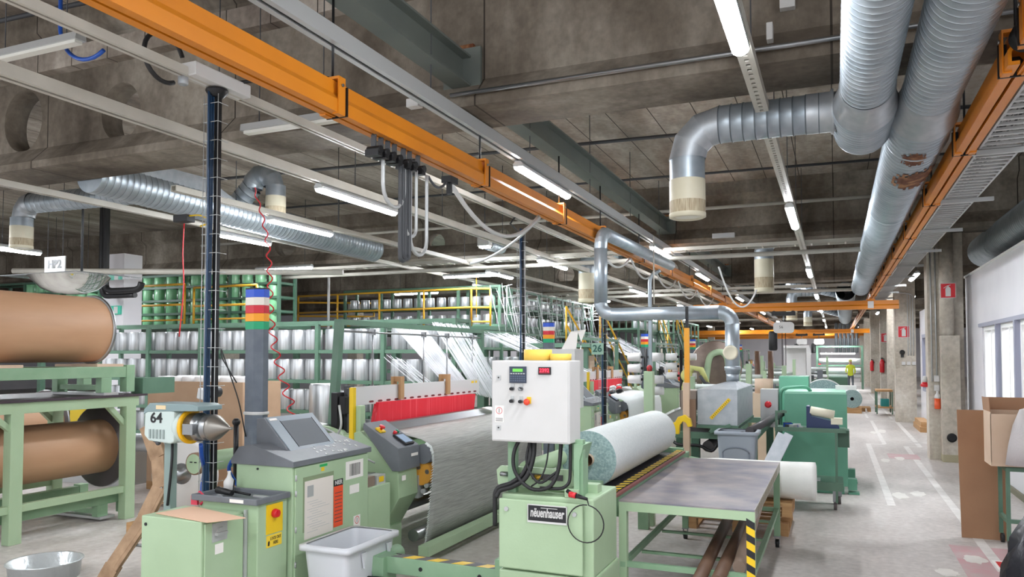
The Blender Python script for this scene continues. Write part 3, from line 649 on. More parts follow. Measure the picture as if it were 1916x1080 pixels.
mb = MB(); mb.box(-3.92, -3.7, 12.8, 12.81, 2.02, 2.22); p = mb.build('number_plate', mat('pale_green_plate', (150, 186, 166), .5), t)
text('plate_number', '26', .17, (-3.81, 12.79, 2.12), FRONT, mat('dark_teal_ink', (40, 90, 80)), p, bold=.004)
pipe([(-4.7, 11.2, 4.22), (-4.95, 11.6, 4.2), (-4.95, 12, 4.1)], .015, M_black, 'loop_cable', 'black loop of cable at the top of the second tower', 'cable')
pipe([(-3.15, 14, 0), (-3.15, 14, 3.35), (-3.1, 14, 3.5), (-2.95, 14, 3.58)], .035, M_galv, 'air_riser', 'slim grey riser pipe bending at the top, right of the 26 sign')
# red coiled air hose and red line
pts = []
for k in range(241):
    f = k/240; a = 2*math.pi*f*15; rr_ = .012+.035*f; x = -5.55+.5*f+.06*math.sin(f*7); z = 3.75-2.35*f
    pts.append((x+rr_*math.cos(a), 6.2+rr_*math.sin(a), z))
pipe(pts, .007, M_red, 'coiled_air_hose', 'red coiled air hose hanging above the grey terminal', 'hose', 6)
pipe([(-9.45, 9, 4.1), (-9.47, 9, 3.6), (-9.44, 9, 3.1), (-9.52, 9, 2.3)], .01, M_red, 'red_hose', 'thin straight red hose hanging left of the cable tower', 'hose', 6)
bx_item('junction_box', M_blackm, -8.56, -8.3, 7.95, 8.1, 3.88, 3.98, 'black connector box with yellow wires at the end of a lamp rail', 'junction box')
pipe([(-8.4, 7.99, 3.95), (-8.28, 8, 3.96), (-8.1, 8, 3.95), (-7.9, 8, 3.85), (-8.1, 8, 3.8)], .012, M_yellow, 'yellow_wire', 'tangle of yellow wire beside the black connector box', 'wire', 6)
# HP2 sign and mirror dome
t = thing('hanging_sign', 'white hanging sign lettered HP2 at left', 'sign', (-13.1, 9.5, 3.5))
MB().box(-13.37, -12.83, 9.49, 9.51, 3.52, 3.81).build('sign_plate', M_white, t); text('sign_letters', 'HP2', .21, (-13.1, 9.485, 3.665), FRONT, M_dgrey, t, bold=.006)
mb = MB()
for x in (-13.3, -12.9): mb = MB().cyl((x, 9.5, 3.81), (x, 9.5, 5.6), .006, seg=6); mb.build('hanger_rod', M_dgrey, t)
t = thing('mirror_dome', 'clear convex mirror dome hanging below the HP2 sign', 'mirror', (-12.7, 9.5, 3.1))
MB().lathe([(.001, -.32), (.25, -.3), (.45, -.22), (.6, -.08), (.66, 0)], (-12.7, 9.5, 3.42), (0,0,1), 32, False).build('dome', mat('mirror_dome', (225, 226, 222), .05, metal=.9), t)
MB().box(-13.7, -11.75, 8.9, 10.2, 3.42, 3.435).build('mounting_plate', M_clearp, t)
MB().cyl((-12.4, 9.5, 3.43), (-12.4, 9.5, 5.6), .02).build('hanger_rod', M_dgrey, t)
t = thing('exit_sign', 'green exit sign with white arrow on the pale column', 'sign', (-15.35, 12.57, 2.95))
MB().box(-15.6, -15.1, 12.54, 12.6, 2.95, 3.15).build('sign_box', mat('exit_green', (60, 190, 160), .4), t)
mb = MB(); mb.prism([(-15.54, 3.05), (-15.46, 3.11), (-15.46, 3.07), (-15.39, 3.07), (-15.39, 3.03), (-15.46, 3.03), (-15.46, 2.99)], 1, 12.532, 12.54); mb.box(-15.28, -15.16, 12.532, 12.54, 2.97, 3.13); mb.build('arrow', M_white, t)
# big opening grilles (round metal plates set in the second beam)
# ================================================================== FOREGROUND MACHINES
def stripes(mb, axis_pts, n, ma, mb_):
    """alternate slanted stripes: axis_pts = function(u, v) -> point, u along, v across"""
    for i in range(n):
        mb.use(ma if i % 2 else mb_); a, b = i/n, (i+1)/n; s = .6/n
        q = [axis_pts(max(0, min(1, a)), 0), axis_pts(max(0, min(1, b)), 0), axis_pts(max(0, min(1, b+s)), 1), axis_pts(max(0, min(1, a+s)), 1)]
        mb.face([mb.bm.verts.new(p) for p in q])
M_ink = mat('black_ink', (30, 30, 34), .6)
M_drk = mat('dark_tarnish', (70, 66, 68), .5)
# ---- batching winder with white control box
W = thing('fabric_winder', 'mint green fabric winder cabinet carrying the white control box and a nameplate', 'machine', (-1.85, 5.3, 0))
MB().box(-2.2, -1.5, 4.95, 5.58, 0, .5).box(-2.19, -1.51, 4.97, 5.56, .5, 1.03).build('cabinet', M_mint, W, .012)
d = MB().box(-2.19, -1.575, 4.925, 4.95, .52, 1.0).build('cabinet_door', M_mint, W, .008)
MB().cyl((-2.13, 4.925, .93), (-2.13, 4.915, .93), .016).cyl((-1.63, 4.925, .93), (-1.63, 4.915, .93), .016).build('lock', M_lgrey, d)
mb = MB(); mb.use(M_ink).box(-1.965, -1.685, 4.916, 4.926, .86, .975); mb.use(M_white)
for (a, b, c_, e) in ((-1.965, -1.685, .853, .867), (-1.965, -1.685, .971, .977), (-1.968, -1.963, .853, .977), (-1.687, -1.682, .853, .977)): mb.box(a, b, 4.913, 4.925, c_, e)
np_ = mb.build('nameplate', None, d)
text('nameplate_letters', 'nëuenhauser', .088, (-1.825, 4.913, .922), FRONT, M_white, np_, sx=.54, bold=.0022, shear=.12)
MB().box(-1.87, -1.75, 4.912, 4.914, .955, .959).build('nameplate_bar', M_white, np_)
M_mag = M_lgrey
for x0, x1, y0 in ((-2.16, -2.1, 5.02), (-1.73, -1.66, 5.1)): MB().box(x0, x1, y0, y0+.05, 1.03, 1.42).build('box_post', M_mintd, W)
mb = MB(); mb.box(-1.655, -1.6, 5.02, 5.07, 1.03, 1.42)
mb.prism([(-1.59, 1.39), (-1.66, 1.39), (-1.66, 1.03), (-1.62, 1.03), (-1.62, 1.28)], 1, 5.0, 5.2)
mb.build('box_post', M_mintd, W)
mb = MB(); mb.use(M_mint).prism([(-2.27, 1.07), (-2.24, 1.05), (-1.74, 1.05), (-1.68, 1.1), (-1.7, 1.2), (-2.25, 1.2), (-2.28, 1.17)], 1, 5.09, 5.12)
mb.use(M_drk).box(-2.24, -2.14, 5.08, 5.09, 1.13, 1.16).box(-2.0, -1.77, 5.08, 5.09, 1.12, 1.16).use(M_steel).cyl((-2.24, 5.07, 1.145), (-2.18, 5.07, 1.145), .016).use(mat('brass', (190, 150, 60), .3, metal=.9)).cyl((-1.97, 5.06, 1.14), (-1.92, 5.06, 1.14), .018)
mb.build('slotted_bracket', None, W)
MB().box(-2.2, -1.55, 5.2, 5.3, 1.03, 1.09).box(-1.72, -1.62, 4.98, 5.25, 1.03, 1.085).build('top_rail', M_mint, W)
cb = MB().box(-2.235, -1.655, 4.9, 5.14, 1.4, 1.967).build('control_box', M_white, W, .008)
MB().box(-2.225, -1.665, 4.893, 4.9, 1.41, 1.957).build('box_door', M_white, cb, .003)
F = 4.893
mb = MB(); mb.use(mat('keypad_blue_grey', (52, 62, 80), .4)).box(-2.09, -1.965, F-.012, F, 1.81, 1.925)
mb.use(mat('green_lcd', (96, 176, 70), .4, emit=.6)).box(-2.065, -1.99, F-.014, F-.012, 1.888, 1.91)
mb.use(M_lgrey)
for i in range(6): mb.box(-2.082+.019*i, -2.069+.019*i, F-.015, F-.012, 1.872, 1.879)
mb.use(mat('key_slate', (84, 96, 118), .5))
for i in range(7):
    for j in range(3): mb.box(-2.082+.0165*i, -2.071+.0165*i, F-.015, F-.012, 1.822+.015*j, 1.831+.015*j)
mb.build('keypad', None, cb)
mb = MB(); mb.use(M_ink).box(-1.875, -1.785, F-.012, F, 1.87, 1.922); mb.use(mat('red_led_panel', (120, 10, 30), .3)).box(-1.868, -1.792, F-.013, F-.012, 1.877, 1.916); dp = mb.build('display', None, cb)
text('display_digits', '2392', .036, (-1.83, F-.014, 1.898), FRONT, mat('red_led', (255, 40, 60), .4, emit=4), dp, ext=.0005)
for (x, z, tilt) in ((-2.07, 1.77, 0), (-2.005, 1.77, 1), (-2.072, 1.685, 0), (-2.005, 1.683, 0)):
    mb = MB(); mb.use(M_lgrey).box(x-.013, x+.013, F-.004, F, z+.012, z+.036); mb.use(M_steel).cyl((x, F, z), (x, F-.014, z), .015); mb.use(M_blackm).cyl((x, F-.014, z), (x, F-.034, z), .0115)
    if tilt: mb.use(M_steel).box(x-.012, x+.012, F-.04, F-.014, z-.006, z+.006, Matrix.Rotation(.5, 3, 'Y'))
    mb.build('selector_switch', None, cb)
mb = MB(); mb.use(M_yellow).box(-1.96, -1.932, F-.01, F, 1.67, 1.715).use(mat('orange_red', (226, 70, 44), .4)).lathe([(.01, 0), (.01, .02), (.021, .026), (.023, .036), (.016, .045), (.001, .047)], (-1.952, F, 1.682), (0, -1, 0)); mb.build('emergency_stop', None, cb)
for z in (1.845, 1.495):
    mb = MB(); mb.use(M_lgrey).box(-2.19, -2.16, F-.006, F, z-.017, z+.017).use(M_ink).cyl((-2.175, F-.006, z+.002), (-2.175, F-.008, z+.002), .006); mb.build('lock', None, cb)
mb = MB(); mb.use(M_paper).box(-2.205, -2.138, F-.002, F, 1.535, 1.65)
mb.use(M_red).rings([[Vector((-2.171+rr_*math.cos(a*math.pi/12), F-.0035, 1.615+rr_*math.sin(a*math.pi/12))) for a in range(24)] for rr_ in (.024, .0205)], caps=False)
mb.use(M_ink).box(-2.173, -2.170, F-.004, F-.002, 1.6, 1.63)
for k in range(3): mb.box(-2.198, -2.144, F-.003, F-.002, 1.56-.009*k, 1.563-.009*k)
mb.build('warning_sticker', None, cb)
# cables under the box
for i, (pts, r) in enumerate((
    ([(-2.0, 5.03, 1.42), (-1.98, 5.0, 1.3), (-2.03, 4.98, 1.17), (-2.12, 4.97, 1.1), (-2.2, 4.95, 1.07), (-2.225, 4.94, 1.02), (-2.225, 4.94, .8)], .017),
    ([(-1.96, 5.03, 1.42), (-1.96, 5.0, 1.28), (-2.0, 4.97, 1.15), (-2.1, 4.96, 1.08), (-2.19, 4.95, 1.05), (-2.215, 4.935, 1.0)], .018),
    ([(-2.06, 5.02, 1.42), (-2.1, 4.99, 1.32), (-2.09, 4.97, 1.2), (-2.02, 4.96, 1.11), (-1.93, 4.96, 1.07), (-1.82, 4.97, 1.1), (-1.77, 5, 1.22), (-1.76, 5.03, 1.42)], .014),
    ([(-1.99, 5.02, 1.42), (-2.0, 4.98, 1.25), (-1.9, 4.96, 1.12), (-1.78, 5.0, 1.2)], .009),
    ([(-1.85, 5.03, 1.42), (-1.86, 5, 1.25), (-1.9, 4.98, 1.14), (-1.96, 4.97, 1.09)], .006),
    ([(-1.69, 5.02, 1.42), (-1.69, 5.01, 1.18), (-1.7, 5.0, 1.12), (-1.75, 4.99, 1.085), (-1.9, 4.98, 1.08)], .012))):
    MB().tube(pts, r, 8).build('cable', M_black, W)
for (x, l, m_) in ((-1.93, 'larger', .048), (-1.76, 'smaller', .038)):
    h = .075 if l == 'larger' else .045; r = .1 if l == 'larger' else .075
    MB().lathe([(.04, 0), (r, 0), (r, h), (.04, h)], (x, 5.02, 1.968)).build('tape_roll', mat('masking_tape', (238, 200, 90), .6), label='%s yellow tape roll lying on the white control box' % l, cat='tape roll')
# lamp handle + loop of cable on the cabinet
t = thing('hand_lamp', 'black pendant switch with a red band and looped cable on the winder cabinet', 'switch', (-1.6, 4.93, 1.0))
mb = MB(); mb.use(M_black).cyl((-1.7, 4.98, 1.075), (-1.64, 4.95, 1.05), .014).use(M_red).cyl((-1.67, 4.94, 1.06), (-1.62, 4.93, 1.055), .02).use(M_black).cyl((-1.62, 4.93, 1.055), (-1.54, 4.92, 1.04), .017, .01); mb.build('handle', None, t)
MB().tube([(-1.54, 4.92, 1.04)] + arc_pts((-1.545, 4.9, .88), .125, 80, -275, 28, (1, 0, 0), (0, 0, 1)), .0045, 6).build('cable', M_black, t)
# winder side frames, beds
mb = MB(); mb.box(-2.15, -1.72, 5.85, 5.93, 0, 1.0).box(-2.12, -1.6, 8.72, 8.8, .62, .95).box(-2.12, -2.0, 8.72, 8.8, 0, .62).box(-2.2, -2.12, 5.3, 8.8, .82, .93).box(-1.64, -1.57, 5.85, 8.8, .74, .9); mb.build('side_frame', M_mintd, W)
mb = MB(); mb.cyl((-2.03, 5.9, .86), (-2.03, 8.7, .86), .08).cyl((-1.75, 5.9, .84), (-1.75, 8.7, .84), .06); mb.build('carrier_roller', M_drk, W)
mb = MB(); mb.box(-1.86, -1.672, 5.6, 8.72, .885, .9); 
MB().cyl((-2.13, 5.3, 1.15), (-2.13, 8.8, 1.15), .065, seg=20).build('guide_tube', M_mint, W)
mb.build('edge_plate', M_drk, W)
mb = MB(); stripes(mb, lambda u, v: (-1.665+.07*v, 5.75+2.95*u, .932), 46, M_yellow, M_ink); mb.build('hazard_strip', None, W)
mb = MB(); mb.box(-1.594, -1.565, 5.6, 8.7, .905, .925).build('red_brown_strip', mat('red_brown', (140, 84, 78), .6), W)
MB().box(-1.83, -1.56, 8.78, 8.92, .78, .9).cyl((-1.56, 8.85, .82), (-1.42, 8.85, .8), .035).build('end_bearing', M_mintd, W, .008)
# the roll of glass fabric on the winder
mb = MB(); rx, rz, rr_ = -1.88, 1.145, .235
mb.use(M_clothw).lathe([(rr_, 0), (rr_+.002, .4), (rr_, 2.5)], (rx, 6.05, rz), (0, 1, 0), 48, False)
mb.use(M_rollend)
for y, s in ((6.05, 1), (8.55, -1)): mb.lathe([(rr_, 0), (rr_*.97, -.006*s), (rr_*.6, .004*s), (.05, -.004*s)], (rx, y, rz), (0, 1, 0), 48, False)
t = mb.build('fabric_roll', None, label='large white glass fabric roll lying on the winder, grey-green at its near end', cat='fabric roll')
MB().lathe([(.05, -.06), (.05, 2.56)], (rx, 6.05, rz), (0, 1, 0), 24, False).build('cardboard_core', M_kraft2, t)
# ---- steel-topped trolley table
T = thing('trolley_table', 'green trolley table with a dark scuffed steel top and a striped corner leg', 'table', (-1.05, 7.1, 0))
M_top = mat('scuffed_steel_top', (112, 113, 128), .42, metal=.3, rgb2=(172, 162, 158), scale=3.6, lo=.3, hi=.75)
MB().box(-1.56, -.55, 5.8, 8.5, .868, .88).build('tabletop', M_top, T)
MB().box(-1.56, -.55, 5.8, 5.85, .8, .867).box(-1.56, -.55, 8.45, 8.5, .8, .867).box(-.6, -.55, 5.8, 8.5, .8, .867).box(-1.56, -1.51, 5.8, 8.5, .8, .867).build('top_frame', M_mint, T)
M_yb = None
mb = MB(); mb.use(mat('worn_aluminium', (164, 160, 148), .45, metal=.5)).box(-.55, -.546, 5.8, 8.5, .8, .885)
n = 16
mb.use(mat('worn_stripe', (140, 132, 100), .6))
for i in range(n): mb.box(-.546, -.5455, 6.0+.13*i, 6.06+.13*i, .81, .87)
mb.build('edge_strip', None, T)
for x, y in ((-1.53, 5.83), (-.58, 5.83), (-.58, 8.47), (-1.53, 8.47)):
    near = y < 6
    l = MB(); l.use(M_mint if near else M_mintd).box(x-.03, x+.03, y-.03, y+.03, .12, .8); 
    lg = l.build('leg', None, T)
    if near and x > -1:
        s = MB(); stripes(s, lambda u, v: (x-.03+.06*v, y-.0312, .12+.7*(1-u)), 13, M_yellow, M_ink); s.build('hazard_tape', None, lg)
    cst = MB(); cst.use(M_steel).box(x-.035, x+.035, y-.035, y+.035, .11, .12).box(x-.025, x-.02, y-.03, y+.03, .04, .11).box(x+.02, x+.025, y-.03, y+.03, .04, .11).use(M_black).cyl((x-.018, y, .042), (x+.018, y, .042), .042)
    cst.build('caster', None, T)
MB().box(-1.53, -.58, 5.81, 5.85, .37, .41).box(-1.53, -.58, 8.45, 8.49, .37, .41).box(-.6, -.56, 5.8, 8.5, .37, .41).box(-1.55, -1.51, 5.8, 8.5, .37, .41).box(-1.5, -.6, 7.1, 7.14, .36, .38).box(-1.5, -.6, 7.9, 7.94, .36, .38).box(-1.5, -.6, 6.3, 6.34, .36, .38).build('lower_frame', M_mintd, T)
for i, (p0, p1, l) in enumerate((((-.90, 5.4, .42), (-.98, 8.0, .43), 'brown cardboard tube on the lower frame of the trolley table, leftmost of three'), ((-.78, 5.5, .42), (-.82, 8.2, .43), 'brown cardboard tube on the lower frame, middle of three'), ((-.68, 5.95, .42), (-.66, 8.1, .78), 'paler brown cardboard tube leaning up under the right edge of the trolley table'))):
    t = MB().cyl(p0, p1, .048, seg=20).build('cardboard_tube', M_brown if i < 2 else mat('pale_tube', (158, 136, 122), .5), label=l, cat='tube', group=None)
# ---- loom
def loom(dy=0):
    L = thing('weaving_loom', 'nearest green weaving loom with red heddles, grey touch terminal and signal column', 'loom', (-4.4, 7.8, 0))
    # console cabinet
    cc = MB().box(-4.46, -3.9, 4.82, 5.85, .1, 1.15).box(-4.44, -3.92, 4.84, 5.83, 0, .1).build('console_cabinet', M_mint, L, .006)
    dr = MB().box(-3.9, -3.885, 4.84, 5.84, .12, 1.12).build('cabinet_door', M_mint, cc, .005)
    mb = MB()
    for z in (.35, .62, .9, 1.02):
        mb.cyl((-3.885, 4.845, z), (-3.885, 4.845, z+.045), .008, seg=8)
    mb.build('hinge', M_lgrey, cc)
    MB().cyl((-4.24, 4.818, 1.1), (-4.24, 4.812, 1.1), .009).build('lock', M_ink, cc)
    X = -3.885
    mb = MB(); mb.use(mat('adhesive_mark', (134, 150, 118), .6)).box(X, X+.001, 4.93, 5.33, .6, 1.035)
    mb.use(mat('document_paper', (228, 220, 212), .6)).box(X, X+.003, 4.95, 5.32, .54, 1.0); mb.use(M_lgrey).box(X+.003, X+.0035, 4.98, 5.06, .87, .96)
    for k in range(13): mb.box(X+.003, X+.0035, 4.98+.03*(k % 3), 5.12+.05*(k % 4), .83-.02*k, .833-.02*k)
    mb.build('document_pouch', None, dr)
    mb = MB(); mb.use(mat('orange_label', (236, 84, 44), .6)).box(X, X+.002, 5.33, 5.46, .56, .9); mb.use(M_ink).box(X, X+.002, 5.33, 5.46, .9, .955)
    mb.use(M_drk)
    for k in range(9): mb.box(X+.002, X+.0025, 5.345, 5.445, .84-.03*k, .846-.03*k)
    ol = mb.build('orange_label', None, dr); text('label_letters', 'NIER', .05, (X+.0035, 5.395, .928), RIGHT, M_white, ol, sx=.95, bold=.001)
    mb = MB(); mb.use(M_paper).box(X, X+.002, 5.5, 5.76, .93, 1.085); mb.use(M_ink); rr = random.Random(2); y = 5.555
    while y < 5.715: wd = rr.choice((.003, .005, .008)); mb.box(X+.002, X+.0025, y, y+wd, .955, 1.06); y += wd+rr.choice((.004, .006))
    mb.build('barcode_sticker', None, dr); MB().box(X, X+.002, 5.56, 5.7, .8, .875).build('blank_sticker', M_paper, dr); MB().box(X, X+.002, 5.62, 5.72, .5, .6).build('warning_backing', M_paper, dr); mb = MB(); mb.use(mat('green_tag', (40, 170, 90), .5)).box(X, X+.002, 5.14, 5.24, 1.09, 1.11).use(M_yellow).box(X, X+.002, 5.16, 5.2, 1.055, 1.085)
    mb.build('colour_tags', None, dr)
    mb = MB(); mb.use(M_red).rings([[Vector((X+.003, 5.67+q*math.cos(a*math.pi/10), .56+q*math.sin(a*math.pi/10))) for a in range(20)] for q in (.034, .028)], caps=False); mb.use(M_ink).box(X+.002, X+.003, 5.667, 5.673, .54, .58); mb.build('warning_sticker', None, dr)
    # grey console top
    mb = MB(); mb.prism([(-4.5, 1.13), (-3.875, 1.13), (-3.875, 1.175), (-4.28, 1.29), (-4.42, 1.27), (-4.5, 1.17)], 1, 4.8, 5.88); ct = mb.build('console_top', M_grey, L, .004)
    mb = MB(); rr = random.Random(9)
    for k in range(34):
        x = -3.9-.3*rr.random(); y = 5.2+.62*rr.random(); z = 1.175+(-3.875-x)*.284; mb.box(x-.012, x+.012, y-.008, y+.008, z-.002, z+.004, Matrix.Rotation(.277, 3, 'Y'))
    kk = mb.build('membrane_keys', M_lgrey, ct); kk['kind'] = 'stuff'
    # terminal
    mb = MB(); mb.prism([(-4.4, 1.22), (-4.4, 1.48), (-4.33, 1.49), (-4.06, 1.215), (-4.1, 1.19)], 1, 4.98, 5.62); tm = mb.build('touch_terminal', M_grey, L, .004)
    a = Vector((-4.33, 0, 1.49)); b_ = Vector((-4.06, 0, 1.215)); d = (b_-a); n = Vector((d.z, 0, -d.x)).normalized()*-1
    if n.z < 0: n = -n
    def SP(u, v, e): p = a + d*v + n*e; return (p.x, 5.0+.6*u, p.z)
    mb = MB(); mb.use(mat('terminal_bezel', (128, 140, 150), .4))
    def slab(u0, u1, v0, v1, e0, e1):
        A = [mb.bm.verts.new(SP(u, v, e)) for e in (e0, e1) for u, v in ((u0, v0), (u1, v0), (u1, v1), (u0, v1))]
        for q in ((0,1,2,3),(4,5,6,7),(0,1,5,4),(1,2,6,5),(2,3,7,6),(3,0,4,7)): mb.face([A[i] for i in q])
    slab(0, 1, .02, .97, 0, .006); mb.use(mat('dark_screen', (96, 102, 108), .6)).mats; slab(.22, .9, .16, .88, .006, .008); mb.use(M_ink); slab(.21, .215, .14, .9, .006, .009); slab(.905, .91, .14, .9, .006, .009)
    mb.use(M_paper); slab(.03, .18, .06, .12, .006, .008); mb.build('screen', None, tm)
    # signal column
    s = MB(); px, py = -4.98, 5.62; sh = [(-.105, -.02), (-.085, -.05), (0.02, -.06), (.1, -.02), (.1, .05), (-.085, .06)]
    s.prism([(px+q[0], py+q[1]) for q in sh], 2, .1, 2.25); cl = s.build('signal_column', mat('column_blue_grey', (92, 100, 112), .5, rgb2=(104, 112, 122), scale=9), L)
    z = 2.245
    for nm, c_ in (('green_light', (20, 160, 110)), ('amber_light', (245, 160, 20)), ('red_light', (205, 30, 50)), ('white_light', (232, 226, 214)), ('blue_light', (36, 84, 200))):
        q = MB(); q.prism([(px+k[0]*1.04, py+k[1]*1.04) for k in sh], 2, z, z+.074); q.build(nm, mat(nm, c_, .35), cl, .002); z += .075
    MB().prism([(px+k[0]*1.05, py+k[1]*1.05) for k in sh], 2, z, z+.012).build('column_cap', M_black, cl)
    MB().rings([[Vector((px+k[0]*f, py+k[1]*f, zz)) for k in sh] for f, zz in ((1.07, 1.45), (1.12, 1.455), (1.12, 1.475), (1.07, 1.48))], caps=False).build('cable_tie', M_white, cl)
    MB().tube([(px-.06, 5.56, 1.25), (px-.1, 5.5, 1.6), (px-.28, 5.5, 2.0), (px-.31, 5.5, 2.06), (px-.3, 5.5, 1.98), (px-.12, 5.5, 1.75)], .006, 6).build('loose_wire', M_black, cl)
    # side extension
    MB().box(-4.3, -3.9, 5.86, 6.24, .1, .8).box(-4.28, -3.92, 5.88, 6.2, 0, .1).build('side_cabinet', M_mint, L, .006)
    mb = MB(); mb.use(mat('taupe_box', (136, 118, 106), .6)).box(-4.04, -3.93, 5.9, 6.02, .8, .89).use(M_lgrey).box(-4.04, -3.93, 6.05, 6.2, .8, .885).use(M_yellow).box(-3.93, -3.928, 6.09, 6.17, .82, .87).use(M_steel)
    for y in (5.93, 6.0, 6.1): mb.lathe([(.02, 0), (.02, .05), (.008, .06), (.012, .08)], (-4.1, y, .89))
    mb.box(-4.16, -4.04, 5.9, 6.2, .8, .89); mb.build('lubrication_unit', None, L)
    MB().tube([(-4.1, 5.95, .97), (-4.12, 6.0, 1.02), (-4.1, 6.1, 1.03), (-4.05, 6.2, .98)], .01, 6).build('hose', M_lgrey, L)
    # near and far side frames
    for y0, y1 in ((6.4, 6.76), (9.95, 10.3)):
        mb = MB()
        mb.prism([(-4.55, .35), (-4.55, 1.2), (-4.36, 1.25), (-3.92, .95), (-3.9, .62), (-4.1, .3), (-4.24, .3), (-4.24, .52), (-4.06, .7), (-4.3, .62), (-4.4, .35)], 1, y0, y1)
        mb.box(-5.5, -4.5, y0+.08, y1-.1, .1, .95).box(-4.65, -4.05, y0+.06, y1-.06, .0, .32)
        mb.prism([(-5.4, .95), (-5.3, 1.15), (-5.05, 1.18), (-4.9, 1.05), (-4.7, 1.2), (-4.55, 1.2), (-4.5, .9)], 1, y0+.1, y1-.12)
        mb.box(-4.42, -4.36, y0+.02, y0+.1, 1.2, 1.5)
        sf = mb.build('side_frame', M_mint, L, .006)
        if y0 < 7:
            MB().box(-4.47, -4.425, y0-.02, y0+.03, 1.0, 1.68).build('light_curtain', M_yellow, L)
            q = MB(); q.prism([(-4.31, 1.28), (-4.3, 1.335), (-3.9, 1.1), (-3.885, .88), (-3.97, .88)], 1, y0-.02, y0+.38); cbx = q.build('control_panel', M_grey, L, .005)
            q = MB(); sl = Matrix.Rotation(.53, 3, 'Y')
            q.use(M_yellow).box(-4.2, -4.12, y0+.03, y0+.11, 1.255, 1.27, sl); q.use(M_red).lathe([(.012, 0), (.012, .03), (.03, .035), (.03, .05), (.001, .055)], (-4.16, y0+.07, 1.26), (.5, 0, .87)); q.build('emergency_stop', None, cbx)
            q = MB(); q.use(M_red).lathe([(.02, 0), (.02, .03), (.001, .035)], (-4.08, y0+.2, 1.215), (.5, 0, .87)).use(mat('green_button', (20, 130, 90), .4)).lathe([(.02, 0), (.02, .02), (.001, .025)], (-4.1, y0+.28, 1.225), (.5, 0, .87)).use(M_ink).box(-4.07, -3.9, y0+.14, y0+.3, 1.155, 1.175, sl).use(mat('pad_blue_grey', (150, 170, 196), .3)).box(-4.05, -3.92, y0+.155, y0+.285, 1.175, 1.18, sl, (-3.985, y0+.22, 1.165)); q.build('push_buttons', None, cbx)
            q = MB(); q.use(M_paper).box(-3.887, -3.883, y0+.2, y0+.33, 1.0, 1.03).box(-3.902, -3.898, y0+.05, y0+.12, .78, .83); q.build('label', None, cbx)
            hw = MB(); ring = []
            for k in range(24):
                a_ = 2*math.pi*k/24; c_ = Vector((-3.86, y0+.43, 1.0)); rd = Vector((math.cos(a_), 0, math.sin(a_)))
                ring.append([c_ + rd*(.08+.012*math.cos(R(b2)))+Vector((0, .012*math.sin(R(b2)), 0)) for b2 in range(0, 360, 60)])
            ring.append(ring[0]); hw.rings(ring, caps=False)
            for k in range(3): a_ = 2*math.pi*k/3+.3; hw.cyl((-3.86, y0+.43, 1.0), (-3.86+.08*math.cos(a_), y0+.43, 1.0+.08*math.sin(a_)), .012, seg=6)
            hw.build('handwheel', mat('cream_wheel', (222, 216, 196), .4), L)
            q = MB(); q.use(M_lgrey).box(-3.98, -3.92, y0+.4, y0+.5, .55, .78)
            for (x, z) in ((-3.83, .82), (-3.93, .86), (-3.88, .62), (-3.84, .68)): q.cyl((x, y0+.42, z), (x, y0+.5, z), .025, seg=12)
            q.beam((-3.83, y0+.45, .82), (-3.84, y0+.45, .66), .025, .025).beam((-3.93, y0+.45, .86), (-3.96, y0+.45, .7), .03, .03); q.build('linkage', None, L)
    # beams and rollers
    MB().cyl((-3.87, 6.8, 1.0), (-3.87, 9.95, 1.0), .1, seg=24).build('breast_roller', M_grey, L)
    MB().cyl((-3.9, 6.82, .8), (-3.9, 9.95, .8), .12, seg=24).build('sand_roller', mat('amber_roller', (214, 152, 60), .4), L)
    mb = MB(); mb.cyl((-5.3, 5.2, 1.03), (-5.3, 6.5, 1.03), .092, seg=24); tb = mb.build('cloth_beam_tube', M_mint, L)
    mb = MB(); mb.use(mat('rusty_rim', (140, 112, 92), .7)).lathe([(.1, .04), (.1, 0), (.085, -.004)], (-5.3, 5.2, 1.03), (0, 1, 0), 24, False).use(M_mint).lathe([(.001, 0), (.088, 0)], (-5.3, 5.196, 1.03), (0, 1, 0), 24, False).use(M_ink).box(-5.34, -5.315, 5.19, 5.195, 1.04, 1.05).box(-5.29, -5.265, 5.19, 5.195, 1.04, 1.05); mb.build('end_cap', None, tb)
    MB().box(-5.0, -4.3, 6.7, 10.0, .45, .6).box(-4.6, -4.4, 6.7, 10.0, 1.05, 1.17).box(-5.5, -5.35, 6.7, 10.0, .7, .85).build('cross_beam', M_mintd, L)
    MB().cyl((-4.1, 6.7, .45), (-4.1, 10, .45), .05).cyl((-3.8, 6.5, .25), (-3.8, 10.1, .25), .06).build('guide_roller', M_steel, L)
    mb = MB(); mb.prism([(-4.56, 1.17), (-4.42, 1.17), (-4.5, 1.27), (-4.56, 1.275)], 1, 6.85, 9.9); mb.build('reed_bar', M_steel, L)
    # harness: heddles and the white board above
    mb = MB(); mb.prism([(7.05, 1.27), (9.5, 1.24), (9.55, 1.47), (7.12, 1.49)], 0, -4.66, -4.6); hd = mb.build('heddles', M_heddle, L); hd['kind'] = 'stuff'
    hb = MB(); y = 6.9
    hb.use(mat('harness_board_white', (208, 206, 206), .45)).box(-4.68, -4.64, 6.7, 9.75, 1.475, 1.67)
    hb.use(mat('slot_dark_red', (110, 40, 46), .6))
    for k in range(16):
        a_ = 6.98+.172*k; hb.prism([(a_, 1.502), (a_+.02, 1.492), (a_+.08, 1.492), (a_+.1, 1.502), (a_+.08, 1.514), (a_+.02, 1.514)], 0, -4.6405, -4.638)
    hb.use(M_yellow).box(-4.6402, -4.6385, 9.5, 9.58, 1.62, 1.65).box(-4.6402, -4.6385, 9.62, 9.68, 1.62, 1.65)
    hb.build('harness_board', None, L, 0)
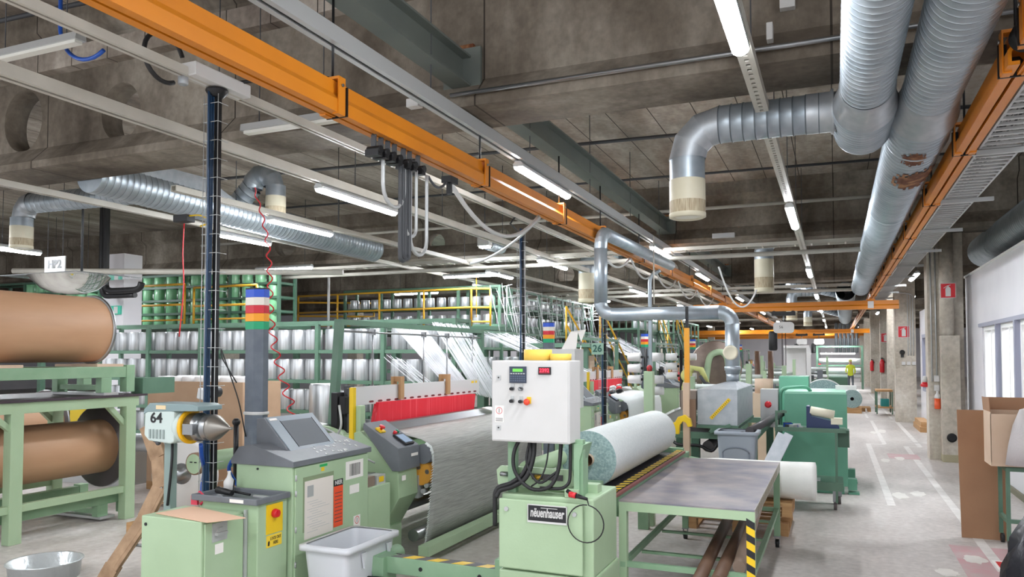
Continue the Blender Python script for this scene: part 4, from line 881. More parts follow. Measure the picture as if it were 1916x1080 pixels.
    for y in (7.55, 8.7): MB().box(-4.72, -4.69, y, y+.09, 1.55, 1.76).box(-4.69, -4.63, y+.03, y+.08, 1.70, 1.76).box(-4.63, -4.60, y+.02, y+.1, 1.5, 1.76).build('wooden_clamp', mat('clamp_wood', (178, 138, 98), .7), L)
    MB().box(-4.8, -4.72, 6.75, 6.83, 1.0, 1.68).box(-4.7, -4.66, 6.62, 6.68, 1.2, 1.66).build('harness_post', M_dgrey, L)
    mb = MB(); mb.use(M_mint)
    for (x, y, z, r, l) in ((-4.75, 6.5, 1.12, .13, .1), (-4.95, 6.45, 1.08, .1, .12), (-5.15, 6.55, 1.1, .12, .1)): mb.lathe([(r*.4, -.02), (r, 0), (r, l), (r*.5, l+.02)], (x, y, z), (0, 1, 0), 22)
    mb.tube([(-5.2, 6.5, 1.18), (-4.95, 6.45, 1.25), (-4.7, 6.48, 1.22), (-4.55, 6.5, 1.05)], .035, 8); mb.build('gear_housing', None, L)
    MB().tube([(-4.62, 6.42, 1.5), (-4.58, 6.4, 1.3), (-4.64, 6.4, 1.15), (-4.6, 6.42, 1.02)], .012, 6).tube([(-4.95, 6.4, 1.2), (-4.8, 6.38, 1.28), (-4.66, 6.4, 1.22)], .01, 6).build('flexible_conduit', M_lgrey, L)
    MB().box(-4.78, -4.7, 6.5, 6.62, 1.15, 1.62).box(-4.7, -4.62, 6.52, 6.6, 1.4, 1.58).build('drive_motor', M_blackm, L, .005)
    mb = MB(); mb.use(M_lgrey).box(-5.32, -4.98, 6.55, 6.75, 1.24, 1.29, Matrix.Rotation(.12, 3, 'Y')); mb.use(M_ink)
    for k in range(7): mb.box(-5.29+.04*k, -5.27+.04*k, 6.545, 6.55, 1.265-.005*k, 1.28-.005*k)
    mb.build('sensor_strip', None, L)
    # gantry above the warp
    mb = MB(); x = -5.0
    mb.box(x-.04, x+.04, 6.9, 10.6, 2.34, 2.4).box(x-.04, x+.04, 10.52, 10.6, 0, 2.34)
    mb.beam((x, 6.94, 2.36), (x+.04, 6.75, .9), .08, .08, (1, 0, 0)); mb.build('gantry_frame', M_rack, L)
    mb = MB(); mb.cyl((x+.02, 6.95, 2.27), (x+.02, 10.5, 2.27), .012, seg=6)
    for y in (7.55, 8.75, 9.4, 10.2): mb.cyl((x+.03, y, 1.3), (x+.03, y, 2.3), .01, seg=6).box(x, x+.06, y-.02, y+.02, 2.24, 2.31)
    mb.build('hanging_rods', M_steel, L)
    return L
L1 = loom()
# woven cloth leaving the loom
def cloth(dy, label, m):
    mb = MB(); sec = [(-4.55, 1.2), (-4.2, 1.175), (-3.95, 1.14), (-3.86, 1.115), (-3.79, 1.08), (-3.755, 1.02), (-3.74, .9), (-3.72, .6), (-3.7, .35), (-3.69, .17)]
    ya = [7.05, 6.95, 6.9, 6.86, 6.84, 6.82, 6.8, 6.7, 6.62, 6.55]; rings = []
    for (x, z), y0 in zip(sec, ya): rings.append([Vector((x, y0+(9.85-y0)*k/24+dy, z)) for k in range(25)])
    mb.rings(rings, caps=False, closed=False); 
    o = mb.build('woven_cloth', m, label=label, cat='cloth'); s = o.modifiers.new('thick', 'SOLIDIFY'); s.thickness = .004
    f = MB(); rr = random.Random(4)
    for k in range(70):
        t_ = k/69; i = 3+t_*6; j = int(min(i, 8)); u = i-j; x = sec[j][0]*(1-u)+sec[j+1][0]*u; z = sec[j][1]*(1-u)+sec[j+1][1]*u; y = ya[j]*(1-u)+ya[j+1]*u+dy
        f.beam((x+.003, y, z), (x+.005, y-.035-rr.random()*.02, z-.012), .004, .004)
    fr = f.build('fringe', M_clothw, o); fr['kind'] = 'stuff'; return o
cloth(0, 'grey woven glass cloth hanging down from the nearest loom towards the floor', M_cloth)
MB().box(-3.66, -3.55, 6.35, 9.9, .1, .2).build('threshold_beam', M_mint, None, .004, label='long low green beam on the floor along the bottom of the hanging cloth', cat='beam')
t = thing('cable_duct', 'low green cable duct with yellow and black stripes between loom and winder', 'cable duct', (-2.75, 5.2, .0))
MB().box(-3.35, -2.25, 5.16, 5.24, .3, .43).box(-3.35, -3.25, 5.1, 5.3, 0, .43).cyl((-3.36, 5.1, .37), (-3.36, 5.5, .37), .07).box(-2.3, -2.22, 5.1, 5.26, 0, .52).build('duct_body', M_mintd, t, .005)
mb = MB(); stripes(mb, lambda u, v: (-3.22+.95*u, 5.16+.1*v, .432), 9, M_yellow, M_drk); mb.box(-3.22, -2.27, 5.25, 5.26, .4, .432); mb.build('hazard_strip', None, t)
mb = MB()
for x in (-2.95, -2.45): mb.cyl((x, 5.158, .36), (x, 5.154, .36), .016)
mb.build('hole', M_ink, t)
for i, z in enumerate((.25, .2, .15)): pipe([(-3.6, 5.05+.03*i, z), (-3.2, 5.05, z+.03), (-2.8, 5.05+.02*i, z), (-2.4, 5.08, z-.05), (-2.2, 5.2, z-.06)], .022, M_black, 'black_cable', 'thick black cable below the striped duct, %s of three' % ['top', 'middle', 'bottom'][i], 'cable')
# ---- low electric cabinets in front
A = thing('switch_cabinet', 'low mint green switch cabinet nearest the camera, with grey handle and cardboard on top', 'cabinet', (-4.34, 4.25, 0))
MB().box(-4.62, -4.05, 4.05, 4.45, 0, .85).build('body', M_mint, A, .008)
MB().box(-4.05, -4.035, 4.07, 4.44, .05, .83).build('cabinet_door', M_mint, A, .004)
mb = MB(); mb.use(M_lgrey).box(-4.035, -4.028, 4.13, 4.27, .69, .82); mb.box(-4.028, -4.0, 4.15, 4.25, .735, .755).prism([(4.15, .755), (4.25, .755), (4.22, .785), (4.18, .785)], 0, -4.028, -4.015); mb.build('handle', None, A)
MB().box(-4.035, -4.033, 4.16, 4.24, .6, .67).build('label', M_paper, A)
MB().cyl((-4.575, 4.05, .79), (-4.575, 4.045, .79), .012).build('lock', M_ink, A)
MB().box(-4.04, -4.02, 4.445, 4.465, 0, .86).build('cable_pipe', M_lgrey, A)
B = thing('switch_cabinet', 'mint green cabinet with a yellow lock-out switch panel and grey tray on top', 'cabinet', (-4.2, 4.63, 0))
MB().box(-4.5, -3.93, 4.47, 4.8, 0, .9).build('body', M_mint, B, .008)
X = -3.93
sp = MB().box(X, X+.006, 4.56, 4.74, .66, .88).build('switch_plate', M_yellow, B)
MB().lathe([(.03, 0), (.035, .012), (.03, .03), (.028, .04)], (X+.006, 4.64, .81), (1, 0, 0)).box(X+.03, X+.052, 4.632, 4.648, .785, .835).build('rotary_switch', M_red, sp)
lb = MB().box(X, X+.003, 4.565, 4.735, .56, .65).build('lockout_label', mat('label_yellow', (240, 205, 60), .5), B)
text('label_letters', 'LOCK OUT', .034, (X+.004, 4.665, .622), RIGHT, M_ink, lb, sx=.7); text('label_letters', 'HERE', .034, (X+.004, 4.665, .587), RIGHT, M_ink, lb, sx=.7)
MB().prism([(4.578, .575), (4.595, .572), (4.6, .6), (4.592, .612), (4.58, .6)], 0, X+.003, X+.004).build('label_symbol', M_ink, lb)
tr = thing('tool_tray', 'dark grey plastic tool tray on the cabinet beside the console', 'tray', (-4.2, 4.63, .9))
mb = MB(); x0, x1, y0, y1, z = -4.53, -3.9, 4.42, 4.8, .902
mb.box(x0, x1, y0, y1, z, z+.012).box(x0, x1, y0, y0+.025, z, z+.045).box(x0, x1, y1-.025, y1, z, z+.045).box(x0, x0+.025, y0, y1, z, z+.045).box(x1-.025, x1, y0, y1, z, z+.045); mb.build('tray_body', M_grey, tr, .006)
MB().box(-4.15, -4.02, y0-.002, y0, z+.01, z+.035).build('label', M_paper, tr)
t = thing('air_gun', 'black air gun lying in the grey tool tray', 'tool', (-4.3, 4.6, .92))
MB().cyl((-4.42, 4.58, .96), (-4.25, 4.55, .95), .028, .02).build('grip', M_black, t); MB().cyl((-4.3, 4.6, .955), (-4.12, 4.6, .94), .009).tube([(-4.25, 4.56, .95), (-4.3, 4.62, .99), (-4.32, 4.65, 1.03)], .006).build('nozzle', M_blackm, t)
MB().lathe([(.04, 0), (.042, .09), (.02, .12), (.012, .15), (.014, .17)], (-4.44, 4.72, .915)).build('spray_bottle', M_white, label='small white plastic bottle standing in the grey tool tray', cat='bottle')
MB().box(-4.13, -3.98, 4.64, 4.66, .915, .93).build('file_tool', M_lgrey, label='small pale bar lying in the grey tool tray', cat='tool')
mb = MB(); mb.prism([(-4.56, 4.12), (-3.98, 4.03), (-3.84, 4.25), (-4.5, 4.42)], 2, .853, .857); mb.build('cardboard_sheet', mat('pale_card', (222, 184, 156), .8), label='flat tan cardboard sheet lying on the low front cabinet', cat='cardboard')
MB().tube([(-4.53, 4.5, .95), (-4.45, 4.5, .9), (-4.48, 4.46, .865)], .012).box(-4.56, -4.5, 4.45, 4.47, .86, .93).build('red_clamp', mat('pink_red', (214, 60, 84), .4), label='small red clamp at the corner of the grey tray', cat='clamp')
# ---- white bin
def tub(name, x0, x1, y0, y1, z0, z1, m, label, taper=.05, rim=.03, cat='bin'):
    t = thing(name, label, cat, ((x0+x1)/2, (y0+y1)/2, z0))
    def rr(x0, x1, y0, y1, z, c=.05):
        P = []
        for cx, cy, a in ((x1-c, y1-c, 0), (x0+c, y1-c, 90), (x0+c, y0+c, 180), (x1-c, y0+c, 270)):
            for k in range(5): q = R(a+90*k/4); P.append(Vector((cx+c*math.cos(q), cy+c*math.sin(q), z)))
        return P
    tp = taper
    mb = MB(); mb.rings([rr(x0+tp, x1-tp, y0+tp, y1-tp, z0), rr(x0, x1, y0, y1, z1)], caps=False); mb.face([mb.bm.verts.new(p) for p in rr(x0+tp, x1-tp, y0+tp, y1-tp, z0)])
    mb.rings([rr(x0+.01, x1-.01, y0+.01, y1-.01, z1), rr(x0+tp+.01, x1-tp-.01, y0+tp+.01, y1-tp-.01, z0+.01)], caps=False); mb.face([mb.bm.verts.new(p) for p in rr(x0+tp+.01, x1-tp-.01, y0+tp+.01, y1-tp-.01, z0+.01)])
    mb.build('tub', m, t)
    mb = MB(); mb.rings([rr(x0+.008, x1-.008, y0+.008, y1-.008, z1+.01), rr(x0-rim, x1+rim, y0-rim, y1+rim, z1+.008), rr(x0-rim, x1+rim, y0-rim, y1+rim, z1-.03), rr(x0-rim+.006, x1+rim-.006, y0-rim+.006, y1+rim-.006, z1-.03)], caps=False); mb.build('rim', m, t)
    return t
t = tub('plastic_bin', -3.74, -3.33, 4.74, 5.42, 0, .56, mat('white_plastic', (208, 210, 216), .4), 'white plastic bin standing in front of the console cabinet')
mb = MB()
for q in (0, 1): mb.prism([(4.95+.35*q-.03, .5), (4.95+.35*q+.03, .5), (4.95+.35*q, .38)], 0, -3.33, -3.315)
mb.build('rib', mat('white_plastic', (226, 228, 234)), t)
# ---- drive unit 64
t = thing('drive_unit', 'grey-green motor drive numbered 64 with yellow ring and steel cone on a post', 'motor', (-4.83, 4.45, 0)); y = 4.45
M_pale = mat('pale_grey_green', (196, 210, 206), .35)
mb = MB(); mb.prism([(-4.99, 1.34), (-4.985, 1.52), (-4.95, 1.545), (-4.74, 1.545), (-4.68, 1.53), (-4.68, 1.3), (-4.72, 1.285), (-4.94, 1.3)], 1, y-.12, y+.12); b = mb.build('motor_housing', M_pale, t, .012)
mb = MB()
for k in range(5): mb.box(-4.93+.035*k, -4.915+.035*k, y-.128, y-.12, 1.32, 1.39)
mb.build('cooling_fins', mat('fin_grey', (150, 162, 160), .4), b)
text('motor_number', '64', .11, (-4.86, y-.122, 1.475), FRONT, M_ink, b, bold=.0025, sx=1.15)
mb = MB(); mb.prism([(-4.992, 1.5), (-4.99, 1.54), (-4.93, 1.59), (-4.5, 1.59), (-4.44, 1.575), (-4.44, 1.54), (-4.72, 1.53), (-4.95, 1.52)], 1, y-.124, y+.124); tc_ = mb.build('top_cover', mat('cover_grey_green', (128, 148, 150), .4), t, .006)
MB().box(-4.86, -4.76, y-.127, y-.124, 1.545, 1.575).build('tape_strip', mat('old_tape', (222, 200, 160), .7), tc_)
MB().lathe([(.1, 0), (.125, .02), (.13, .06), (.12, .075)], (-4.72, y, 1.41), (1, 0, 0), 28).build('flange', M_pale, t)
MB().lathe([(.118, 0), (.132, .006), (.132, .026), (.118, .03)], (-4.645, y, 1.41), (1, 0, 0), 28).build('yellow_ring', mat('ring_yellow', (240, 180, 20), .4), t)
MB().lathe([(.105, 0), (.105, .07), (.11, .072), (.11, .085), (.095, .09), (.095, .15), (.1, .152), (.1, .165), (.09, .17), (.09, .21)], (-4.615, y, 1.41), (1, 0, 0), 28).box(-4.6, -4.5, y-.115, y-.09, 1.36, 1.44).build('chuck', M_steel, t)
MB().lathe([(.1, 0), (.1, .015), (.096, .03), (.085, .05), (.02, .15), (.012, .158), (.012, .185)], (-4.41, y, 1.41), (1, 0, 0), 28).build('cone_tip', mat('worn_steel', (140, 136, 130), .4, metal=.8), t)
MB().box(-4.87, -4.8, y-.03, y+.03, -.045, 1.3).build('post', mat('post_grey', (132, 150, 146), .4), t)
mb = MB(); mb.use(M_dgrey).sphere((-4.86, y-.1, 1.285), .02).tube([(-4.96, y-.05, 1.29), (-4.86, y-.1, 1.285)], .008); mb.build('clamp_knob', None, t)
MB().tube([(-4.8, y-.02, 1.3), (-4.77, y-.05, 1.15), (-4.79, y-.05, .95), (-4.82, y-.04, .8)], .01).build('cable', M_black, t)
t.location.x += .06; t.location.z += .045
t = thing('tension_sensor', 'small grey sensor head with black knob above the 64 drive', 'sensor', (-5.2, 5.3, 1.5))
MB().box(-5.32, -5.2, 5.24, 5.34, 1.6, 1.7, Matrix.Rotation(.2, 3, 'Y')).build('head', M_lgrey, t, .01); MB().cyl((-5.2, 5.24, 1.67), (-5.2, 5.38, 1.67), .05).cyl((-5.25, 5.3, 1.6), (-5.28, 5.3, 1.0), .012).build('arm', M_dgrey, t)
for i, pts in enumerate(([(-4.62, 4.6, 1.3), (-4.66, 4.65, 1.2), (-4.78, 4.8, 1.05), (-4.85, 4.85, .9), (-4.82, 4.85, .75), (-4.7, 4.85, .6)], [(-4.5, 4.9, 1.1), (-4.6, 4.95, 1.15), (-4.66, 4.95, 1.05), (-4.6, 5.0, .9)])):
    pipe(pts, .016, M_blue, 'blue_air_hose', ['long blue air hose hanging below the 64 drive', 'short blue air hose behind the green tube'][i], 'hose')
t = thing('dark_lever', 'black lever with ball knob between drive unit and signal column', 'lever', (-4.85, 5.2, .9)); MB().cyl((-4.82, 5.2, .9), (-4.82, 5.2, 1.4), .022).sphere((-4.82, 5.2, 1.42), .035).build('lever_body', M_blackm, t)
# ================================================================== LEFT SIDE
t = thing('drum_rack', 'green steel rack at the left edge carrying the brown wrapped drums', 'rack', (-8.5, 6.1, 0))
for x in (-8.0, -9.3):
    for y in (5.42, 6.84): MB().box(x-.12, x, y-.07, y+.07, 0, 1.42).build('leg', M_mint, t, .006)
mb = MB()
for x in (-8.0, -9.3): mb.box(x-.12, x, 4.2, 6.95, 1.38, 1.5).beam((x-.06, 5.45, 1.15), (x-.06, 5.15, 1.4), .06, .06).beam((x-.06, 6.8, 1.15), (x-.06, 6.55, 1.4), .06, .06).box(x-.1, x-.02, 4.2, 6.9, .33, .41)
for y in (5.3, 6.88): mb.box(-9.3, -8.0, y-.05, y+.05, 1.4, 1.48)
mb.build('frame', M_mint, t, .004)
MB().box(-9.45, -7.97, 4.1, 7.05, 1.5, 1.525).build('dark_tabletop', mat('dark_purple_top', (62, 50, 58), .5), t)
MB().box(-8.2, -8.0, 7.0, 7.5, 1.52, 1.72).build('end_guard', M_rack, t)
def cradle(name, z, x, ya, yb, label, h=.3):
    t = thing(name, label, 'cradle', (x, (ya+yb)/2, z))
    mb = MB()
    for xx in (x+.38, x-.38): 
        mb.box(xx-.05, xx+.05, ya, yb, z+h-.13, z+h)
        for y in (ya+.25, yb-.3): mb.box(xx-.05, xx+.05, y-.07, y+.07, z+.03, z+h-.13)
        mb.box(xx-.06, xx+.06, yb-.03, yb+.09, z+.03, z+h+.02)
    for y in (ya+.25, yb-.3): mb.box(x-.4, x+.4, y-.05, y+.05, z+.06, z+.12)
    mb.build('cradle_frame', M_mintd, t, .004)
    mb = MB()
    for y in (ya+.25, yb-.25): mb.box(x-.45, x+.45, y-.1, y+.1, z, z+.03)
    mb.build('base_board', M_lgrey, t)
    return t
cradle('drum_cradle', 1.527, -8.45, 4.5, 6.8, 'green cradle under the upper brown drum', .34)
cradle('drum_cradle', .03, -8.6, 4.7, 6.9, 'green floor cradle under the lower brown drum', .3)
for y in (5.3, 6.55):
    MB().box(-8.75, -8.02, y-.18, y+.18, 1.868, 1.9).build('wooden_block', M_kraft2, label='flat wooden block under the %s end of the upper brown drum' % ('near' if y < 6 else 'far'), cat='block')
def drum(x, z, ya, yb, r, fr, label):
    t = thing('wrapped_drum', label, 'drum', (x, (ya+yb)/2, z-fr))
    MB().lathe([(r*.995, ya), (r, ya+.2), (r, yb-.2), (r*.995, yb)], (x, 0, z), (0, 1, 0), 48, False).build('paper_wrap', M_drum, t)
    for y, s in ((ya, -1), (yb, 1)):
        mb = MB(); mb.use(M_steel).lathe([(fr*.985, 0), (fr, .006), (fr, .024), (fr*.985, .03)], (x, y-.015, z), (0, 1, 0), 48, False)
        mb.use(mat('flange_grey', (96, 88, 88), .45, metal=.3) if r < fr*.9 else M_lgrey).lathe([(.001, 0), (fr*.985, 0), (fr*.985, .03), (.001, .03)], (x, y-.015, z), (0, 1, 0), 48, False)
        mb.build('flange', None, t)
    return t
drum(-8.45, 2.32, 4.7, 6.62, .4, .425, 'big upper drum wrapped in light brown paper, on the green rack at left')
drum(-8.6, .86, 4.9, 6.9, .335, .52, 'lower brown wrapped drum with wide dark flanges, inside the rack')
drum(-10.6, 1.0, 5.9, 7.6, .42, .5, 'dark-flanged brown drum farther back, behind the lower drum')
MB().lathe([(.001, .012), (.27, .012), (.29, .15), (.31, .155), (.31, .145), (.295, .14), (.28, 0), (.001, 0)], (-6.6, 4.75, .001), (0,0,1), 36, False).build('floor_dish', mat('foil_dish', (206, 212, 214), .3, metal=.5, bump=.6, bscale=18), label='round shiny foil-like dish on the floor at the bottom left corner', cat='dish')
pipe([(-6.7, 5.9, .012), (-6.2, 5.95, .01), (-5.9, 5.7, .01), (-6.0, 5.4, .01), (-6.1, 6.2, .01), (-5.8, 6.4, .01)], .008, M_dgrey, 'air_line', 'thin grey air line lying on the floor left of the front cabinet', 'hose', 6)
MB().cyl((-6.78, 5.88, .015), (-6.68, 5.9, .015), .014).build('hose_coupling', M_steel, label='small brass hose coupling on the floor', cat='coupling')
mb = MB(); pts0 = [(-5.66, 5.0, 1.38), (-5.52, 5.0, 1.1), (-5.44, 4.95, .85), (-5.5, 4.85, .6), (-5.7, 4.7, .2), (-5.8, 4.65, .0)]
for k in range(len(pts0)-1):
    a, b = Vector(pts0[k]), Vector(pts0[k+1]); mb.beam(a, b, .16-.02*(k % 2), .012, (0, -1, .2)); mb.beam(a+Vector((.05, .03, 0)), b+Vector((.04, .03, 0)), .05, .05)
mb.build('crumpled_paper_strip', mat('crumpled_kraft', (176, 146, 116), .8, rgb2=(140, 112, 86), scale=8), label='crumpled brown paper strip hanging down to the floor left of the front cabinet', cat='paper')
# steel flange wheel and pallets behind
t = thing('flange_wheel', 'pale round flange wheel with steel hub standing behind the 64 drive', 'wheel', (-7.3, 7.0, .1))
MB().lathe([(.001, 0), (.38, 0), (.42, .02), (.42, .05), (.38, .07), (.001, .07)], (-7.25, 7.0, .56), (.3, -1, 0), 36).build('disc', M_white, t); MB().lathe([(.14, 0), (.14, .05), (.08, .08), (.08, .14), (.001, .15)], (-7.27, 6.98, .58), (.3, -1, 0), 24).build('hub', M_steel, t)
def pallet(x0, x1, y0, y1, z, label, group=None):
    t = thing('pallet', label, 'pallet', ((x0+x1)/2, (y0+y1)/2, z), group); mb = MB(); n = 5
    for i in range(n): a = y0+(y1-y0-.1)*i/(n-1); mb.box(x0, x1, a, a+.1, z+.12, z+.14)
    mb.build('top_boards', M_wood, t)
    for i in range(3):
        mb = MB()
        a = x0+(x1-x0-.1)*i/2
        for j in range(3): b = y0+(y1-y0-.12)*j/2; mb.box(a, a+.1, b, b+.12, z+.02, z+.12)
        mb.box(a, a+.1, y0, y1, z, z+.02); mb.build('bearer', M_wood, t)
    return t
pallet(-8.5, -7.4, 7.6, 8.4, 0, 'wooden pallet on the floor behind the drum rack'); pallet(-7.3, -6.3, 6.2, 7.0, 0, 'wooden pallet on the floor near the flange wheel', None)
pallet(-1.6, -.5, 9.0, 10.0, 0, 'wooden pallet behind the trolley table, lower of two'); pallet(-1.35, -.48, 9.15, 9.95, .145, 'wooden pallet behind the trolley table, upper of two')
MB().cyl((-9.6, 8.0, .75), (-7.6, 7.6, .85), .13, seg=24).build('foil_roll', mat('foil_silver', (196, 200, 204), .3, metal=.6), label='silver foil wrapped roll lying behind the drum rack', cat='roll')
# open carton with bobbins
t = thing('pallet_carton', 'large open brown carton full of white bobbins behind the 64 drive', 'carton', (-8.6, 8.9, 0))
x0, x1, y0, y1, zt = -9.55, -7.72, 8.45, 9.25, 1.62
MB().box(x0, x1, y0, y0+.02, .15, zt).box(x0, x1, y1-.02, y1, .15, zt).box(x0, x0+.02, y0+.02, y1-.02, .15, zt).box(x1-.02, x1, y0+.02, y1-.02, .15, zt).box(x0, x1, y0, y1, .12, .15).build('carton_walls', mat('carton_brown', (194, 162, 134), .8, rgb2=(184, 152, 124), scale=3), t)
MB().box(x0, x1, y0, y1, 0, .12).build('pallet_base', M_wood, t)
nb = 0
for i in range(7):
    for j in range(2):
        b = MB().lathe([(.05, .0), (.115, .0), (.118, .2), (.11, .22), (.05, .22)], (x0+.15+.245*i, y0+.2+.36*j, 1.47), (0,0,1), 18).build('bobbin', M_core, label='white bobbin poking out of the big open carton, %s row, %s from the left' % (('front', 'back')[j], ordn(i+1)), cat='bobbin', group='bobbins in the big brown carton')
MB().box(-11.3, -10.75, 8.5, 8.8, .62, 1.18).build('carton', mat('yellow_card', (240, 208, 40), .5), label='bright yellow carton between the drums', cat='carton')
MB().box(-10.7, -10.2, 8.5, 8.8, .62, 1.15).build('carton', M_wall, label='white printed carton right of the yellow carton', cat='carton')
MB().box(-11.5, -10.0, 8.4, 9.0, 0, .6).build('bench_block', M_lgrey, label='pale low bench below the yellow carton', cat='bench')
# ================================================================== CREELS
def bobbin_mesh(m, r=.145, h=.3):
    mb = MB(); mb.use(m).lathe([(r*.94, 0), (r, .02), (r, h-.03), (r*.93, h)], (0,0,0), (0,0,1), 20, False); mb.use(M_core).lathe([(r*.93, h), (r*.4, h), (r*.35, h-.05)], (0,0,0), (0,0,1), 20, False)
    me = bpy.data.meshes.new('roving_bobbin'); mb.bm.to_mesh(me); mb.bm.free()
    for q in mb.mats: me.materials.append(q)
    return me
BM = bobbin_mesh(M_rov, .15, .36); BM2 = bobbin_mesh(M_rov, .13, .27); BG = bobbin_mesh(M_rovg, .14, .29)
def bob(x, y, z, me, label, group):
    o = bpy.data.objects.new('roving_bobbin', me); COL.objects.link(o); o.location = (x, y, z); o.rotation_euler = (0, 0, random.random()*6); o['label'] = label; o['category'] = 'bobbin'; o['group'] = group; return o
def rack(x0, x1, y0, y1, shelves, ztop, zbase, label, m=M_rack, step=1.3, axis='x'):
    t = thing('creel_rack', label, 'rack', ((x0+x1)/2, (y0+y1)/2, zbase))
    p = MB(); L = (x1-x0) if axis == 'x' else (y1-y0); n = max(1, round(L/step))
    for i in range(n+1):
        for j in (0, 1):
            if axis == 'x': px, py = x0+(x1-x0)*i/n, (y0, y1)[j]
            else: px, py = (x0, x1)[j], y0+(y1-y0)*i/n
            p.box(px-.035, px+.035, py-.035, py+.035, zbase, ztop)
    p.build('uprights', m, t)['kind'] = 'stuff'
    for z in shelves:
        s = MB()
        s.box(x0, x1, y0-.02, y0+.03, z-.06, z); s.box(x0, x1, y1-.03, y1+.02, z-.06, z); s.box(x0, x0+.04, y0, y1, z-.06, z); s.box(x1-.04, x1, y0, y1, z-.06, z)
        for i in range(n): a = x0+(x1-x0)*(i+.5)/n; s.box(a-.03, a+.03, y0, y1, z-.05, z-.01)
        s.box(x0, x1, (y0+y1)/2-.1, (y0+y1)/2+.1, z-.02, z-.005)
        s.build('shelf', m, t)
    s = MB(); s.box(x0, x1, y0-.03, y0+.03, ztop-.06, ztop).box(x0, x1, y1-.03, y1+.03, ztop-.06, ztop).box(x0-.03, x0+.03, y0, y1, ztop-.06, ztop).box(x1-.03, x1+.03, y0, y1, ztop-.06, ztop); s.build('top_frame', m, t)
    return t
SH = [.55, 1.05, 1.58, 2.1]
rack(-13.6, -5.6, 10.85, 11.35, SH, 2.6, 0, 'long green creel rack of silver bobbins behind the nearest loom')
nm = ['lowest', 'second', 'third', 'top']
for k, z in enumerate(SH):
    bay = 0
    for q in range(6):
        xa = -13.6+1.3333*q+.06
        for i in range(4):
            bob(xa+.17+.305*i+random.uniform(-.01, .01), 11.0, z, BM, 'silver roving bobbin, front creel, %s shelf, %s bay from the right, %s from left' % (nm[k], ordn(6-q), ordn(i+1)), 'silver roving bobbins of the front creel')
bob(-6.72, 9.0, 1.0, bobbin_mesh(M_rov, .22, .6), 'very tall silver bobbin on a stand right of the signal column', None) 
o = list(COL.objects)[-1]; del o['group']
MB().box(-7.0, -6.45, 8.75, 9.25, .9, 1.0).box(-6.8, -6.65, 8.9, 9.1, 0, .9).build('bobbin_stand', M_rackd, label='dark stand below the very tall silver bobbin', cat='stand')
# mezzanine decks with upper creels
t = thing('mezzanine', 'steel mezzanine deck carrying the upper creels', 'mezzanine', (-12, 20, 0))
mb = MB(); mb.use(M_rackd).box(-24, -12.4, 14.0, 16.0, 2.66, 2.76).box(-14.6, -8.1, 17.6, 27, 2.66, 2.76); mb.build('deck', None, t)
for x in (-23.5, -20, -16.6, -12.6): MB().box(x-.07, x+.07, 14.1, 14.24, 0, 2.66).build('post', M_rack, t)
for x in (-14.3, -11, -8.3):
    for y in (17.8, 22, 26.6): MB().box(x-.07, x+.07, y-.07, y+.07, 0, 2.66).build('post', M_rack, t)
rack(-23.5, -12.6, 15.0, 15.6, [2.78, 3.13, 3.48, 3.83], 4.15, 2.76, 'dark green upper rack of green wrapped bobbins at far left', M_rackd, 1.5)
for k, z in enumerate((2.78, 3.13, 3.48, 3.83)):
    x = -21.9; i = 0
    while x < -12.8: i += 1; bob(x, 15.15, z, BG, 'green film wrapped bobbin, %s level of the far left rack, %s from its right end' % (nm[k], ordn(23-i)), 'green wrapped bobbins'); x += .43
def railing(pts, z, h, label, m=M_ochre, r=.028, posts=1.6):
    t = thing('safety_railing', label, 'railing', (pts[0][0], pts[0][1], z)); 
    for zz in (h, h*.5, .12):
        MB().tube([(p[0], p[1], z+zz) for p in pts], r if zz != .12 else r*.8, 8).build('rail', m, t)
    for a, b in zip(pts[:-1], pts[1:]):
        a, b = Vector(a[:2]), Vector(b[:2]); n = max(1, round((b-a).length/posts))
        for i in range(n+1): p = a.lerp(b, i/n); MB().cyl((p.x, p.y, z), (p.x, p.y, z+h), r, seg=8).build('post', m, t)
    return t
railing([(-16.4, 14.05), (-14.7, 14.05)], 2.76, 1.0, 'yellow gate-like railing in front of the green bobbins, left one')
railing([(-14.4, 14.05), (-12.45, 14.05)], 2.76, .9, 'yellow railing in front of the green bobbins, right one')
railing([(-14.5, 18.1), (-8.65, 17.7), (-8.2, 17.9)], 2.76, .98, 'long yellow railing along the front of the upper creel')
railing([(-14.5, 18.1), (-12.6, 19.2)], 2.76, .8, 'short yellow railing at the left corner of the upper creel deck')
rack(-13.2, -8.25, 18.6, 19.2, [2.85, 3.35], 3.9, 2.76, 'front upper creel rack behind the long yellow railing', M_rack, 1.2)
rack(-9.2, -8.2, 19.3, 26.8, [2.85, 3.35], 3.85, 2.76, 'upper creel rack running back along the mezzanine edge', M_rack, 1.1, 'y')
for k, z in enumerate((2.85, 3.35)):
    x = -13.0; i = 0
    while x < -8.4: i += 1; bob(x, 18.8, z, BM2, 'silver bobbin behind the long yellow railing, %s level, %s from the left' % (('lower', 'upper')[k], ordn(i)), 'bobbins of the front upper creel'); x += .36
    y = 19.5; i = 0
    while y < 26.6: i += 1; bob(-8.38, y, z, BM2, 'silver bobbin of the receding upper creel, %s level, %s from its near end' % (('lower', 'upper')[k], ordn(i)), 'bobbins of the receding upper creel'); y += .42
rack(-9.0, -7.6, 13.5, 26, [.6, 1.15, 1.7, 2.2], 2.6, 0, 'lower creel rack receding beneath the mezzanine', M_rack, 1.2, 'y')
for k, z in enumerate((.6, 1.15, 1.7, 2.2)):
    y = 13.9; i = 0
    while y < 20 and k > 0: i += 1; bob(-7.75, y, z, BM2, 'silver bobbin under the mezzanine, %s shelf, %s from the near end of its row' % (nm[k], ordn(i)), 'bobbins of the receding lower creel'); y += .5
